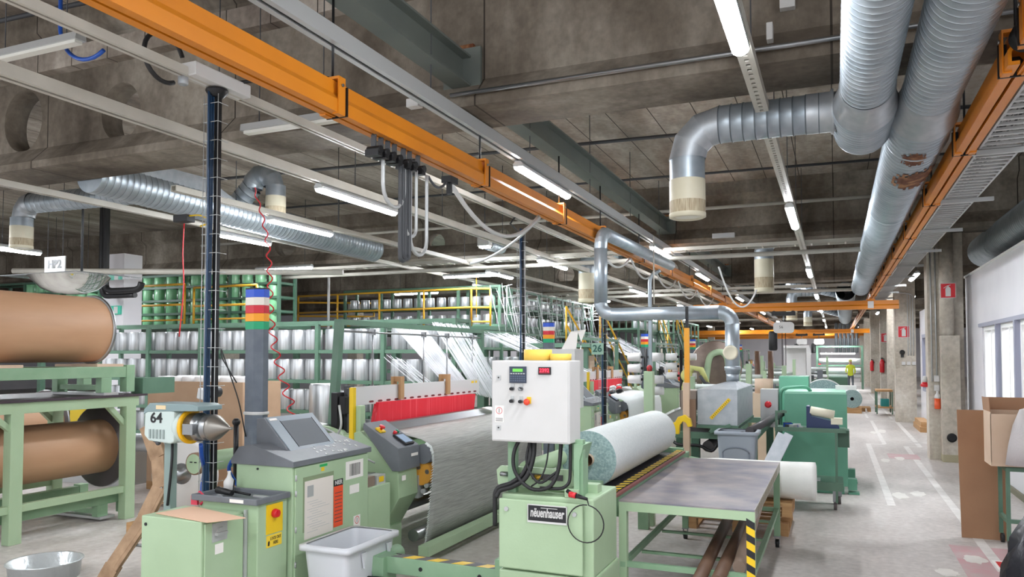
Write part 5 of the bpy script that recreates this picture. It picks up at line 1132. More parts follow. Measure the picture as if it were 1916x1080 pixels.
rack(-7.8, -6.5, 27, 40, [.6, 1.2, 1.8, 2.4, 3.0], 3.6, 0, 'tall distant creel rack beyond the yellow stairs', M_rack, 1.1, 'y')
for k, z in enumerate((1.2, 1.8, 2.4, 3.0)):
    y = 27.6; i = 0
    while y < 31.5: i += 1; bob(-6.7, y, z, BM2, 'small silver bobbin on the distant creel beyond the stairs, %s level, %s along' % (nm[k], ordn(i)), 'bobbins of the distant creel'); y += .8
rack(-7.4, -6.4, 42, 56, [.8, 1.5, 2.2], 2.9, 0, 'farthest green creel rack at the end of the loom line', M_rack, 1.3, 'y')
# yellow stairs
def stairs(x0, x1, y0, y1, z1, label, n=11):
    t = thing('steel_stairs', label, 'stairs', ((x0+x1)/2, y1, 0))
    for s in (x0, x1): MB().beam((s, y0, z1), (s, y1, .1), .04, .16, (0, 0, 1)).build('stringer', M_rackd, t)
    mb = MB()
    for i in range(n): f = (i+.5)/n; mb.box(x0, x1, y0+(y1-y0)*f-.12, y0+(y1-y0)*f+.12, z1*(1-f)-.01, z1*(1-f)+.02)
    mb.build('treads', M_rack, t)['kind'] = 'stuff'
    for s in (x0, x1):
        for h in (.5, .95): MB().cyl((s, y0, z1+h), (s, y1, h+.05), .025, seg=8).build('handrail', M_ochre, t)
        for i in range(4): f = i/3; MB().cyl((s, y0+(y1-y0)*f, z1*(1-f)), (s, y0+(y1-y0)*f, z1*(1-f)+.95), .025, seg=8).build('rail_post', M_ochre, t)
stairs(-6.3, -5.4, 18.4, 22.6, 2.3, 'steel stairs with yellow handrails right behind the white control box')
stairs(-6.4, -5.7, 30, 35, 3.0, 'farther steel stairs with yellow handrails')
MB().box(-6.9, -5.3, 17.2, 18.4, 2.2, 2.3).box(-6.8, -6.7, 17.3, 17.4, 0, 2.2).box(-5.5, -5.4, 17.3, 17.4, 0, 2.2).build('stair_landing', M_rack, label='green landing at the top of the nearer yellow stairs', cat='platform')
for i in range(3):
    for k in range(2): MB().box(-6.7+.45*i, -6.3+.45*i, 17.5, 17.9, .8+.7*k, 1.3+.7*k).build('carton', M_kraft2 if (i+k) % 2 else M_lgrey, label='carton under the green stair landing, %s row, %s from the left' % (('lower', 'upper')[k], ordn(i+1)), cat='carton', group='cartons under the stair landing')
MB().box(-6.8, -5.4, 17.45, 17.95, .74, .8).box(-6.8, -5.4, 17.45, 17.95, 1.44, 1.5).box(-6.8, -6.75, 17.45, 17.95, 0, 1.5).box(-5.45, -5.4, 17.45, 17.95, 0, 1.5).build('shelf_unit', M_rackd, label='dark shelf unit with cartons under the green stair landing', cat='shelf')
# warp yarns
M_yarn = mat('white_glass_yarn', (232, 234, 238), .4)
def yarn(name, label, A, Bp, n, r=.0035, seed=1, jit=.02):
    mb = MB(); rr = random.Random(seed)
    for k in range(n):
        f = k/(n-1); 
        a = Vector(A[0]).lerp(Vector(A[1]), f); b = Vector(Bp[0]).lerp(Vector(Bp[1]), f); j = lambda: Vector((rr.uniform(-jit, jit), rr.uniform(-jit, jit), rr.uniform(-jit, jit)))
        mb.cyl(a+j()*1.4, b+j(), r, seg=4)
    o = mb.build(name, M_yarn, label=label, cat='yarn'); o['kind'] = 'stuff'; return o
yarn('warp_yarns', 'sheet of white warp yarns slanting down from the creel into the nearest loom', ((-6.0, 9.65, 2.45), (-5.65, 9.95, 2.42)), ((-4.95, 9.5, 1.5), (-4.78, 9.85, 1.5)), 110, .0035, 1, .012)
yarn('warp_yarns', 'second band of white warp yarns to the right of the first', ((-5.6, 10.1, 2.5), (-5.15, 10.4, 2.45)), ((-4.75, 9.9, 1.45), (-4.45, 10.4, 1.3)), 100, .0035, 2, .012)
yarn('warp_yarns', 'loose white yarns from the creel shelves towards the gantry', ((-6.6, 10.4, 2.0), (-6.2, 10.6, 1.8)), ((-5.1, 9.4, 1.35), (-4.95, 9.9, 1.25)), 26, .003, 3, .05)
yarn('warp_yarns', 'tangle of hanging white yarns at the corner of the upper creel', ((-8.15, 18.0, 3.85), (-8.15, 26.5, 3.8)), ((-7.6, 17.5, 2.4), (-7.3, 24.5, 2.3)), 40, .005, 4, .09)
yarn('warp_yarns', 'white yarns running down to the second loom', ((-7.5, 15.5, 2.55), (-7.5, 19.0, 2.5)), ((-4.7, 15.5, 1.4), (-4.7, 17.8, 1.4)), 60, .004, 5, .03)
yarn('warp_yarns', 'white yarns running down to the third loom', ((-7.4, 23.5, 2.6), (-7.4, 27.5, 2.6)), ((-4.7, 23.5, 1.4), (-4.7, 25.8, 1.4)), 50, .008, 6, .06)
# small metal arms on creel edge
mb = MB(); rr = random.Random(8)
for k in range(46):
    y = 18.2+8.4*rr.random(); z = 3.1+.75*rr.random(); mb.cyl((-8.15, y, z), (-7.85, y+.05, z+rr.uniform(-.05, .1)), .012, seg=5)
for k in range(7): y = 18.4+1.3*k; mb.cyl((-7.95, y, 2.75), (-7.95, y, 3.85), .015, seg=5)
o = mb.build('yarn_guides', M_lgrey, label='white yarn guide arms along the receding upper creel', cat='yarn guide'); o['kind'] = 'stuff'
# bobbin cone stands (black posts with white cones)
for i, (x, y) in enumerate(((-3.75, 16.2), (-3.6, 19.5))):
    t = thing('cone_stand', ['nearer', 'farther'][i]+' black post stand holding white weft cones, by the green post', 'yarn stand', (x, y, 0))
    MB().cyl((x, y, 0), (x, y, 2.15), .04, seg=8).box(x-.2, x+.2, y-.2, y+.2, 0, .03).build('post', M_blackm, t)
    for j in range(4):
        for s in (-1, 1):
            z = 1.25+.24*j
            if (j+s) % 4 == 3: continue
            MB().cyl((x+.05*s, y, z), (x+.12*s, y, z), .03, seg=8).build('spindle', M_blackm, t)
            MB().cyl((x+.1*s, y, z), (x+.38*s, y, z), .1, .085, seg=14).build('cone', M_core, t)
# ================================================================== OTHER LOOMS
LN = ['second', 'third', 'fourth', 'fifth', 'sixth']
LOOM_LABEL = ['second green weaving loom, right behind the white control box', 'third green weaving loom, behind the green post with a red beacon', 'fourth green weaving loom, beyond the galvanised hood', 'fifth green weaving loom, seen small past the extraction pipe', 'farthest green weaving loom in the line']
for i, dy in enumerate((7.9, 15.8, 23.7, 31.6, 39.5)):
    copy_tree(L1, (0, dy, 0), LOOM_LABEL[i])
    cloth(dy, 'white cloth hanging from the %s loom of the line' % LN[i], M_clothw)
# machinery behind the winder
t = thing('beacon_post', 'square green post with a red beacon on top beyond the fabric roll', 'post', (-2.03, 8.96, 0))
MB().box(-2.09, -1.98, 8.92, 9.02, 0, 1.815).build('post', M_mint, t, .004); MB().lathe([(.03, 0), (.035, .05), (.02, .07), (.001, .075)], (-2.03, 8.97, 1.815)).build('red_beacon', mat('dark_red_lens', (160, 30, 36), .3), t)
t = thing('electrical_box', 'white box with a folded paper sheet behind the yellow tape rolls', 'box', (-2.66, 7.5, 0))
MB().box(-2.86, -2.46, 7.45, 7.75, 1.45, 2.07).build('box_body', M_white, t, .006); MB().box(-2.7, -2.6, 7.55, 7.65, 0, 1.45).build('post', M_mintd, t)
mb = MB(); v = [mb.bm.verts.new(p) for p in ((-2.62, 7.5, 2.07), (-2.46, 7.5, 2.07), (-2.44, 7.5, 2.24), (-2.52, 7.5, 2.25), (-2.34, 7.46, 2.27), (-2.4, 7.48, 2.14))]; mb.face(v[:4]); mb.face([v[2], v[3], v[4], v[5]])
mb.build('paper_sheet', M_paper, t)
W2 = thing('second_winder', 'second fabric winder frame with a white cloth drop, below the galvanised hood', 'machine', (-1.8, 11, 0))
MB().box(-2.4, -.9, 9.85, 9.93, .95, 1.03).box(-2.4, -.9, 12.5, 12.6, .95, 1.03).box(-2.4, -2.3, 9.85, 12.6, .95, 1.03).box(-1.0, -.9, 9.95, 12.6, .95, 1.03).build('bed_frame', M_rack, W2)
for x in (-2.35, -1.65, -.95):
    for y in (9.9, 12.55): MB().box(x-.05, x+.05, y-.05, y+.05, 0, .95).build('leg', M_rackd, W2)
MB().cyl((-1.5, 9.9, .85), (-1.5, 12.6, .85), .07).cyl((-.95, 9.5, 1.1), (-.75, 12.4, 1.12), .05).cyl((-1.05, 9.6, 1.02), (-.9, 12.4, 1.02), .06).build('roller', M_drk, W2)
mb = MB(); mb.prism([(-2.47, .55), (-2.3, 1.0), (-2.1, 1.22), (-1.95, 1.3), (-1.93, 1.28), (-2.08, 1.2), (-2.28, .98), (-2.44, .55)], 1, 10.0, 12.4); mb.build('cloth_drop', M_clothw, W2)
mb = MB(); pr = [(-1.9, 1.03), (-1.9, 1.16), (-1.84, 1.17), (-1.8, 1.24), (-1.72, 1.27), (-1.65, 1.22), (-1.63, 1.13), (-1.68, 1.12), (-1.7, 1.17), (-1.74, 1.19), (-1.78, 1.14), (-1.79, 1.03)]
mb.prism(pr, 1, 9.5, 9.58); mb.build('yellow_hook', M_yellow, W2, .004)
MB().cyl((-1.96, 9.5, 1.06), (-1.96, 9.6, 1.06), .04).box(-1.75, -1.5, 9.9, 10.1, 1.03, 1.14).build('bearing', M_drk, W2)
MB().box(-1.85, -1.65, 9.95, 10.4, 1.3, 1.55).build('motor_guard', mat('brown_grey_metal', (128, 116, 106), .5), W2)
pipe([(-1.95, 9.9, .9), (-1.85, 9.85, .86), (-1.6, 9.85, .86), (-1.45, 9.85, .8), (-1.35, 9.9, .9), (-1.2, 9.9, .92)], .02, M_black, 'black_cable', 'black cable run hanging on the second winder frame', 'cable')
H = thing('extraction_hood', 'galvanised sheet-metal hood box with a slanted yellow warning strip', 'hood', (-1.35, 11, 1.1))
mb = MB(); mb.box(-1.61, -1.12, 9.8, 11.7, 1.13, 1.575); mb.rings([[Vector(p) for p in ((-1.61, 9.8, 1.575), (-1.12, 9.8, 1.575), (-1.12, 11.7, 1.575), (-1.61, 11.7, 1.575))], [Vector(p) for p in ((-1.32, 10.5, 1.66), (-1.22, 10.5, 1.66), (-1.22, 10.7, 1.66), (-1.32, 10.7, 1.66))]], smooth=False); mb.build('hood_box', M_galvs, H, .004)
MB().box(-1.62, -1.11, 9.78, 11.72, 1.09, 1.13).beam((-1.45, 9.75, 1.05), (-1.2, 9.75, 1.14), .03, .04).build('support_frame', M_rack, H)
mb = MB(); mb.use(M_yellow).box(-1.5, -1.16, 9.792, 9.796, 1.315, 1.355, Matrix.Rotation(R(-47), 3, 'Y')); sp = mb
mb.use(M_ink)
for k in range(12):
    u = -.14+.026*k; c_ = Vector((-1.33+u*math.cos(R(47)), 9.791, 1.335+u*math.sin(R(47)))); mb.beam(c_+Vector((-.006, 0, .006)), c_+Vector((.004, 0, -.008)), .003, .006)
mb.build('warning_strip', None, H)
t = thing('lift_post', 'tall post with orange sleeve and black upper rod left of the hood', 'post', (-1.73, 9.75, 0))
mb = MB(); mb.use(M_black).box(-1.735, -1.7, 9.7, 9.74, 2.35, 2.62).use(mat('orange_sleeve', (228, 158, 40), .4)).box(-1.75, -1.69, 9.69, 9.75, 1.66, 2.35); mb.build('sleeve', None, t); MB().box(-1.77, -1.69, 9.68, 9.76, 0, 1.66).build('wooden_post', M_kraft2, t)
MB().box(-1.69, -1.62, 9.72, 9.78, 1.1, 1.45).build('backing_board', mat('board_brown', (140, 112, 92), .6), label='brown board between the wooden post and the hood', cat='board')
tub('waste_container', -1.3, -.86, 9.25, 9.65, 0, 1.1, mat('container_grey', (150, 158, 168), .45), 'large blue-grey waste container in front of the hood', .06, .03, 'container')
mb = MB(); mb.tube(arc_pts((-1.08, 9.24, .86), .15, 0, 180, 12, (1, 0, 0), (0, 0, .45)), .008, 6); mb.tube([(-1.23, 9.245, .86), (-1.22, 9.26, .5)], .008, 6).tube([(-.93, 9.245, .86), (-.94, 9.26, .5)], .008, 6); mb.build('handle_relief', mat('container_grey2', (112, 120, 132), .5), label='raised arch on the grey waste container', cat='handle')
mb = MB(); mb.beam((-.82, 9.4, .5), (-.56, 9.6, 1.06), .16, .03, (0, -1, 0)).beam((-.78, 9.5, .5), (-.52, 9.7, 1.06), .1, .06, (0, -1, 0)); mb.build('metal_channel', M_galvs, label='bent grey metal channel leaning beside the waste container', cat='channel')
# white fabric roll on its pallets
for k in range(1): pallet(-1.35, -.44, 8.6, 9.2, .29, 'wooden pallet behind the trolley table, topmost of three')
t = thing('fabric_roll', 'white wrapped fabric roll on pallets, sticking out right behind the trolley table', 'fabric roll', (-.8, 8.85, .46))
mb = MB(); mb.lathe([(.19, 0), (.2, .1), (.2, .9), (.205, 1.1), (.205, 1.14), (.17, 1.15)], (-1.35, 8.86, .645), (1, 0, 0), 36, False); mb.lathe([(.17, 0), (.02, -.01)], (-.2, 8.86, .645), (1, 0, 0), 36, False); mb.build('wrap', mat('white_wrap', (236, 236, 232), .6, rgb2=(226, 227, 222), scale=5, bump=.3, bscale=14), t)
# ---- teal machine
G = thing('teal_machine', 'large teal green machine cabinet standing beside the aisle', 'machine', (-.28, 12.6, 0))
MB().box(-.7, .15, 12, 13.3, .12, 1.44).box(-.66, .1, 12.05, 13.2, .0, .12).build('cabinet', M_teal, G, .006)
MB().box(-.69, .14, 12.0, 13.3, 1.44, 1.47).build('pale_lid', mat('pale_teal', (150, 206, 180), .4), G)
for y in (12.15, 13.2): MB().box(.15, .27, y-.08, y+.08, .06, .22).box(.15, .3, y-.09, y+.09, 0, .03).build('foot', M_teal, G, .004)
mb = MB(); mb.use(M_teal).tube([(-.76, 12.1, 0.1), (-.76, 12.1, 1.4), (-.72, 12.1, 1.5), (-.6, 12.1, 1.53), (-.4, 12.15, 1.53), (-.34, 12.2, 1.47)], .025, 8).tube([(-.82, 12.2, .1), (-.82, 12.2, 1.4)], .02, 8); mb.build('pipe_frame', None, G)
t = thing('switch_box', 'pale grey switch box with a red knob left of the teal machine', 'switch box', (-.9, 12, .9))
MB().box(-1.04, -.79, 12.0, 12.25, .93, 1.5).build('box_body', M_lgrey, t, .006); MB().lathe([(.05, 0), (.05, .01), (.035, .012), (.03, .04)], (-.93, 12.0, 1.27), (0, -1, 0), 20).build('red_knob', M_red, t); MB().box(-.95, -.9, 12.05, 12.2, 0, .93).build('post', M_rackd, t)
MB().box(-.86, -.4, 13.35, 14.0, 0, 1.66).build('teal_cabinet', M_teal, None, .01, label='taller teal cabinet just behind the big teal machine', cat='cabinet')
MB().cyl((-1.2, 14.6, 1.32), (-1.2, 14.6, 1.58), .16, seg=24).box(-1.4, -1.0, 14.4, 14.8, 0, 1.32).build('cardboard_drum', M_kraft2, label='brown cardboard drum left of the teal cabinet', cat='drum')
for (x, y, z, r, l, L_) in ((-.2, 14.6, 1.19, .38, .8, 'huge pale green fabric roll rising behind the teal machine'), (.53, 29.0, .5, .32, .9, 'white fabric roll with open core on a pallet beside the aisle beyond the teal machine')):
    mb = MB(); mb.use(M_clothw).lathe([(r, 0), (r, l)], (x, y, z), (0, 1, 0), 40, False).use(M_rollend).lathe([(r, 0), (.09 if r < .3 else .06, -.01)], (x, y, z), (0, 1, 0), 40, False).lathe([(r, l), (.05, l)], (x, y, z), (0, 1, 0), 40, False)
    mb.use(M_drk).lathe([(.09 if r < .3 else .06, -.01), (.08 if r < .3 else .05, .3), (.001, .3)], (x, y, z), (0, 1, 0), 24, False)
    mb.build('fabric_roll', None, label=L_, cat='fabric roll')
    MB().box(x-.3, x+.3, y, y+l, 0, z-r+.02).build('roll_stand', M_wood, label='wooden stand under the %s fabric roll' % ('huge' if r > .35 else 'open-cored'), cat='stand')
MB().box(.0, .3, 12.9, 13.25, 1.47, 1.53).build('white_box', M_white, label='flat white box on top of the teal machine', cat='box')
# trolley with the dark blue machine on it
t = thing('tool_trolley', 'green steel tool trolley in front of the teal machine', 'trolley', (-.32, 11, 0))
for x in (-.73, .0): 
    for y in (10.75, 11.3): MB().box(x-.015, x+.015, y-.015, y+.015, .1, 1.0).build('leg', M_rack, t)
mb = MB()
mb.box(-.745, -.715, 10.74, 10.76, 1.03, 1.27).box(-.745, -.6, 10.74, 10.76, 1.24, 1.27)
mb.build('push_handle', M_rack, t)
MB().box(-.75, .12, 10.73, 11.32, 1.0, 1.03).box(-.75, .12, 10.73, 10.745, 1.03, 1.055).build('top_shelf', M_rack, t); mb = MB(); mb.box(-.75, .08, 10.73, 11.32, .33, .36).box(-.75, .08, 10.73, 10.75, .25, .33); mb.build('lower_shelf', M_rack, t)
MB().box(.02, .16, 10.9, 11.2, .8, 1.02).build('side_bin', M_rackd, t)
for (x, y) in ((-.7, 10.8), (-.02, 10.8), (.03, 11.25), (-.7, 11.25)):
    c_ = MB(); c_.use(M_steel).box(x-.03, x+.03, y-.02, y+.02, .1, .25).use(mat('caster_grey', (96, 88, 88), .6)).cyl((x-.02, y, .055), (x+.02, y, .055), .055); c_.build('caster', None, t)
t = thing('blue_machine_part', 'dark blue machine part with a cream tube lying on the tool trolley', 'machine part', (-.15, 11, 1.03))
M_navy = mat('navy_paint', (34, 52, 94), .4)
mb = MB(); mb.prism([(-.36, 1.03), (-.36, 1.33), (-.32, 1.33), (-.3, 1.2), (-.02, 1.13), (.04, 1.07), (.04, 1.03)], 1, 10.85, 11.1); mb.build('bracket', M_navy, t, .004)
MB().cyl((-.31, 10.9, 1.27), (-.02, 10.88, 1.22), .06).build('cream_tube', mat('cream_part', (226, 220, 198), .5), t); MB().box(-.06, .08, 10.84, 11.0, 1.1, 1.18).build('end_block', mat('cream_part', (226, 220, 198)), t)
mb = MB(); rr = random.Random(11)
for k in range(8): x = -.66+.2*rr.random(); mb.use((M_lgrey, M_blue, M_dgrey)[k % 3]).box(x, x+.09, 10.85+.02*k, 10.92+.02*k, 1.031, 1.05+.05*rr.random(), Matrix.Rotation(rr.random(), 3, 'Z'))
mb.build('rag_heap', None, label='small heap of grey and blue rags and parts on the tool trolley', cat='rags')
MB().box(-.5, -.2, 10.8, 11.0, .361, .375).build('tool_bar', M_lgrey, label='flat grey bar on the lower shelf of the tool trolley', cat='tool')
# ================================================================== RIGHT SIDE
def ext_sign(x, y, z, s, label):
    t = thing('extinguisher_sign', label, 'sign', (x, y, z-s/2)); mb = MB(); mb.use(M_white).box(x-s*.5, x+s*.5, y, y+.01, z-s*.55, z+s*.55).use(M_red).box(x-s*.46, x+s*.46, y-.002, y, z-s*.51, z+s*.51); mb.build('sign_plate', None, t)
    mb = MB(); pr = [(-.17, -.42), (.17, -.42), (.17, .14), (.1, .25), (.05, .27), (.05, .36), (-.05, .36), (-.05, .27), (-.1, .25), (-.17, .14)]
    for q in ([(-.05, .37), (.16, .42), (.16, .38), (-.05, .33)], [(-.05, .37), (-.3, .2), (-.27, .17), (-.05, .32)]): mb.prism([(x+p[0]*s, z+p[1]*s) for p in q], 1, y-.004, y-.002)
    mb.prism([(x+p[0]*s, z+p[1]*s) for p in pr], 1, y-.004, y-.002); mb.build('extinguisher_symbol', M_white, t)
MB().lathe([(.125, 2.38), (.125, 4.35)], (1.97, 16.58, 0), (0,0,1), 28).build('round_drain_pipe', M_col, label='round concrete-coloured pipe on the front of the nearest column', cat='pipe')
ext_sign(1.985, 16.43, 3.23, .26, 'red fire extinguisher sign on the nearest column, high on the round pipe')
ext_sign(1.92, 25.735, 2.72, .32, 'red fire extinguisher sign on the second column')
ext_sign(1.95, 35.29, 2.75, .35, 'small distant red fire extinguisher sign on a far column')
t = thing('pipe_cladding', 'square concrete cladding at the foot of the nearest column with a black round vent', 'cladding', (1.98, 16.6, 0))
MB().box(1.85, 2.16, 16.42, 16.72, .0, 2.38).build('cladding_box', M_col, t, .005); MB().box(1.845, 2.165, 16.41, 16.72, 0, .14).build('skirting', mat('yellowed_skirting', (172, 164, 136), .7), t)
MB().lathe([(.075, 0), (.085, .01), (.06, .015), (.04, .012), (.001, .012)], (2.0, 16.42, .46), (0, -1, 0), 24).build('round_vent', M_blackm, t)
t = thing('wall_conduit', 'pair of pale conduits with sockets on the side of the nearest column', 'conduit', (1.76, 16.7, 1))
MB().cyl((1.72, 16.7, 1.5), (1.72, 16.7, 4.1), .014, seg=8).cyl((1.8, 16.7, 1.5), (1.8, 16.7, 4.1), .014, seg=8).build('conduit', M_lgrey, t)
for z in (1.32, 1.5): MB().box(1.75, 1.84, 16.67, 16.72, z, z+.12).build('socket', M_white, t, .006)
t = thing('spray_bottle_holder', 'orange and white bottle hanging low on the nearest column', 'bottle', (1.8, 16.66, 1)); mb = MB(); mb.use(mat('bottle_orange', (226, 90, 44), .4)).lathe([(.05, 0), (.055, .01), (.055, .2)], (1.8, 16.65, .98), (0,0,1), 16).use(M_white).lathe([(.055, 0), (.05, .06), (.02, .1), (.02, .14)], (1.8, 16.65, 1.18), (0,0,1), 16); mb.build('bottle_body', None, t)
t = thing('alarm_horn', 'white and red alarm horn left of the nearest column', 'alarm', (1.63, 17.0, 1.45)); mb = MB(); mb.use(M_white).lathe([(.03, 0), (.05, -.12)], (1.62, 16.95, 1.6)).use(M_red).lathe([(.05, 0), (.09, -.06), (.07, -.09), (.001, -.1)], (1.62, 16.95, 1.48)); mb.build('horn', None, t)
t = thing('wall_conduit', 'bundle of pale conduits bending into the second column', 'conduit', (2.05, 25.7, 1.9))
for k in range(3): MB().tube([(1.75+.1*k, 25.73, 3.9), (2.0+.07*k, 25.73, 3.88-.02*k), (2.03+.07*k, 25.73, 3.82-.02*k), (2.03+.07*k, 25.73, 2.0)], .014, 6).build('conduit', M_lgrey, t)
for k in range(3): MB().box(1.85+.14*k, 1.95+.14*k, 25.7, 25.75, 1.72, 1.82).build('socket', M_white, t, .006)
t = thing('alarm_dome', 'black round device on the second column', 'device', (1.86, 25.7, 2.0)); MB().lathe([(.07, 0), (.075, .04), (.05, .08), (.001, .09)], (1.87, 25.75, 2.1), (0, -1, 0), 20).box(1.83, 1.91, 25.7, 25.75, 1.95, 2.05).build('dome', M_black, t)
for (x, y, z, l) in ((1.8, 35.2, 1.3, 'red fire extinguisher on a far column'), (1.8, 44.7, 1.2, 'most distant red fire extinguisher')):
    t = thing('fire_extinguisher', l, 'extinguisher', (x, y, z)); MB().lathe([(.08, 0), (.09, .02), (.09, .45), (.05, .53), (.02, .56)], (x, y, z), (0,0,1), 16).build('cylinder', M_red, t); MB().tube([(x, y, z+.56), (x+.06, y-.02, z+.6), (x+.11, y-.02, z+.4)], .015, 6).box(x-.03, x+.03, y-.01, y+.01, z+.55, z+.62).build('valve_hose', M_black, t)
t = thing('work_desk', 'small green work desk with a dark top in front of the far white wall', 'desk', (2.5, 21.2, 0))
MB().box(2.02, 2.3, 22.5, 24.4, 0, .14).box(2.05, 2.28, 22.6, 24.3, .14, .26).build('timber_stack', M_wood, label='low stack of timber boards along the white wall by the second column', cat='timber')
MB().box(2.28, 2.8, 20.8, 21.6, .95, 1.02).build('desk_top', M_dgrey, t); MB().box(2.4, 2.7, 20.95, 21.5, 0, .95).build('pedestal', M_rack, t); MB().box(2.35, 2.7, 20.9, 21.3, 1.02, 1.1).build('paper_tray', M_lgrey, t)
mb = MB(); mb.prism([(9.72, 0), (9.735, 0), (9.93, 1.39), (9.915, 1.39)], 0, 1.26, 1.72); mb.build('cardboard_sheet', M_kraft, label='tall brown cardboard sheet leaning upright at the right edge', cat='cardboard')
t = thing('box_trolley', 'green trolley carrying cartons at the right edge', 'trolley', (1.95, 9.6, 0))
mb = MB()
for x in (1.62, 2.3):
    for y in (9.25, 9.65): mb.box(x-.018, x+.018, y-.018, y+.018, .1, .85)
mb.box(1.6, 2.32, 9.23, 9.27, .81, .85).box(1.6, 2.32, 9.63, 9.67, .81, .85).box(1.6, 1.64, 9.23, 9.67, .81, .85).box(1.6, 1.64, 9.23, 9.67, .28, .32).box(1.6, 2.32, 9.23, 9.27, .28, .32).box(2.28, 2.32, 9.23, 9.67, .81, .85); mb.build('frame', M_rack, t)
MB().box(1.62, 2.3, 9.25, 9.65, .85, .86).build('top_shelf', M_rack, t)
for (x, y) in ((1.63, 9.26), (1.63, 9.64), (2.29, 9.26), (2.29, 9.64)): MB().cyl((x-.015, y, .05), (x+.015, y, .05), .05).build('caster', M_black, t)
t = thing('open_carton', 'open brown carton on the green trolley at the right edge', 'carton', (1.7, 9.4, .86))
mb = MB(); mb.box(1.47, 1.475, 9.2, 9.6, .9, 1.42).box(1.47, 1.9, 9.2, 9.205, .9, 1.4).box(1.895, 1.9, 9.2, 9.6, .9, 1.42).box(1.47, 1.9, 9.595, 9.6, .9, 1.42).box(1.47, 1.9, 9.2, 9.6, .862, .9); mb.build('carton_body', M_kraft2, t)
mb = MB(); mb.beam((1.47, 9.4, 1.42), (1.46, 9.4, 1.56), .4, .005, (1, 0, 0)).beam((1.7, 9.6, 1.42), (1.7, 9.66, 1.55), .42, .005, (0, 1, 0)); mb.build('flap', M_kraft, t)
mb = MB(); rs = []
for k, (dx, s, z) in enumerate(((0, 1.0, .9), (.02, .95, 1.1), (.05, .88, 1.3), (.08, .8, 1.46), (.14, .5, 1.5))):
    rs.append([Vector((1.79+dx+.22*s*math.cos(a*math.pi/9)+rr.uniform(-.012, .012), 9.05+.14*s*math.sin(a*math.pi/9)+rr.uniform(-.01, .01), z)) for a in range(18)])
mb.rings(rs); mb.build('bubble_wrap', mat('bubble_wrap', (214, 208, 208), .35, trans=.25, bump=.6, bscale=60), label='folded translucent bubble wrap hanging over the carton at the right edge', cat='bubble wrap')
mb = MB(); rs = []; rr = random.Random(12)
for k in range(13):
    z = 1.15*k/12; f = math.sin(math.pi*min(.97, (k+1.6)/14))**.6
    rs.append([Vector((1.25+.3*f*(1+.07*math.sin(a*3+k))*math.cos(a*math.pi/12)+rr.uniform(-.01, .01), 5.65+.28*f*(1+.06*math.sin(a*2+k*1.3))*math.sin(a*math.pi/12)+rr.uniform(-.01, .01), z)) for a in range(24)])
mb.rings(rs); mb.build('bin_bag', mat('black_plastic_bag', (34, 34, 40), .25, bump=.5, bscale=12), label='full black plastic bin bag at the bottom right corner', cat='bag')
# ================================================================== FAR HALL
t = thing('far_cabinet', 'tall white machine cabinet under the chain hoist', 'cabinet', (-1.35, 32.5, 0))
MB().box(-1.85, -1.05, 32, 33.2, 0, 2.35).box(-1.85, -.9, 31.6, 31.9, 2.3, 2.4).build('cabinet_body', M_white, t); MB().box(-1.02, -.86, 31.6, 31.9, .7, 2.3).build('open_door', M_white, t); MB().box(-1.6, -1.2, 31.98, 32.0, .9, 1.15).build('blue_panel', M_blue, t)
for (x, l) in ((-2.33, 'left of two tall brown posts in the far machinery'), (-1.92, 'right of two tall brown posts in the far machinery')):
    MB().cyl((x, 26, 0), (x, 26, 2.15), .09, seg=14).build('brown_post', M_brown, label=l, cat='post')
t = thing('beam_disc', 'large brown-grey warp beam disc on a green arm, left of the extraction pipe', 'disc', (-3.1, 22, 0))
MB().lathe([(.001, 0), (.68, 0), (.72, .03), (.68, .06), (.001, .06)], (-3.1, 22, 1.7), (.2, -1, 0), 40).build('disc', mat('worn_brown_disc', (128, 112, 104), .45, metal=.4, rgb2=(150, 134, 124), scale=4), t)
mb = MB(); mb.tube([(-3.5, 21.8, 0), (-3.3, 21.8, 1.6), (-3.2, 21.8, 2.0), (-2.9, 21.8, 2.1), (-2.75, 21.8, 1.9), (-2.55, 21.8, 0)], .09, 10); mb.build('arm', M_mint, t)
t = thing('robot_arm', 'yellow-green robot arm beside the big disc', 'robot', (-3.5, 19.5, 0))
MB().tube([(-3.45, 19.5, 0), (-3.5, 19.5, 1.2), (-3.35, 19.5, 1.7), (-3.1, 19.5, 1.65), (-2.95, 19.5, 1.3)], [.13, .1, .1, .08, .06], 12).sphere((-3.45, 19.5, 1.5), .17).build('arm', mat('robot_yellow', (214, 218, 140), .45), t); MB().sphere((-2.95, 19.4, 1.25), .1).cyl((-3.1, 19.3, 1.5), (-2.9, 19.3, 1.2), .04).build('gripper', M_dgrey, t)
# finishing machine at the end of the aisle
t = thing('finishing_machine', 'far machine with a glowing strip above its rollers, behind the worker', 'machine', (.3, 50, 0))
for x in (-1.0, 1.5): MB().box(x-.06, x+.06, 49.9, 50.1, 0, 2.6).build('upright', M_rack, t)
MB().box(-1.0, 1.5, 49.9, 50.1, 2.5, 2.6).box(-1.0, 1.5, 49.9, 50.1, 1.35, 1.45).build('frame', M_rack, t)
for z, r in ((1.7, .14), (1.1, .18), (.8, .12)): MB().cyl((-.9, 50, z), (1.4, 50, z), r).build('roller', M_clothw, t)
MB().box(-.8, 1.1, 49.6, 49.7, 2.1, 2.16).build('lamp_strip', M_lamp, t)
MB().box(-.9, .8, 49.4, 49.9, 0, .7).build('base', M_rackd, t)
mb = MB()
for k in range(6): mb.cyl((.1+.25*k, 56, 2.2), (.1+.25*k, 56, 4.2), .1, seg=12)
mb.build('steel_pipes', M_galv, label='cluster of bright vertical pipes at the end of the hall', cat='pipes')['kind'] = 'stuff'
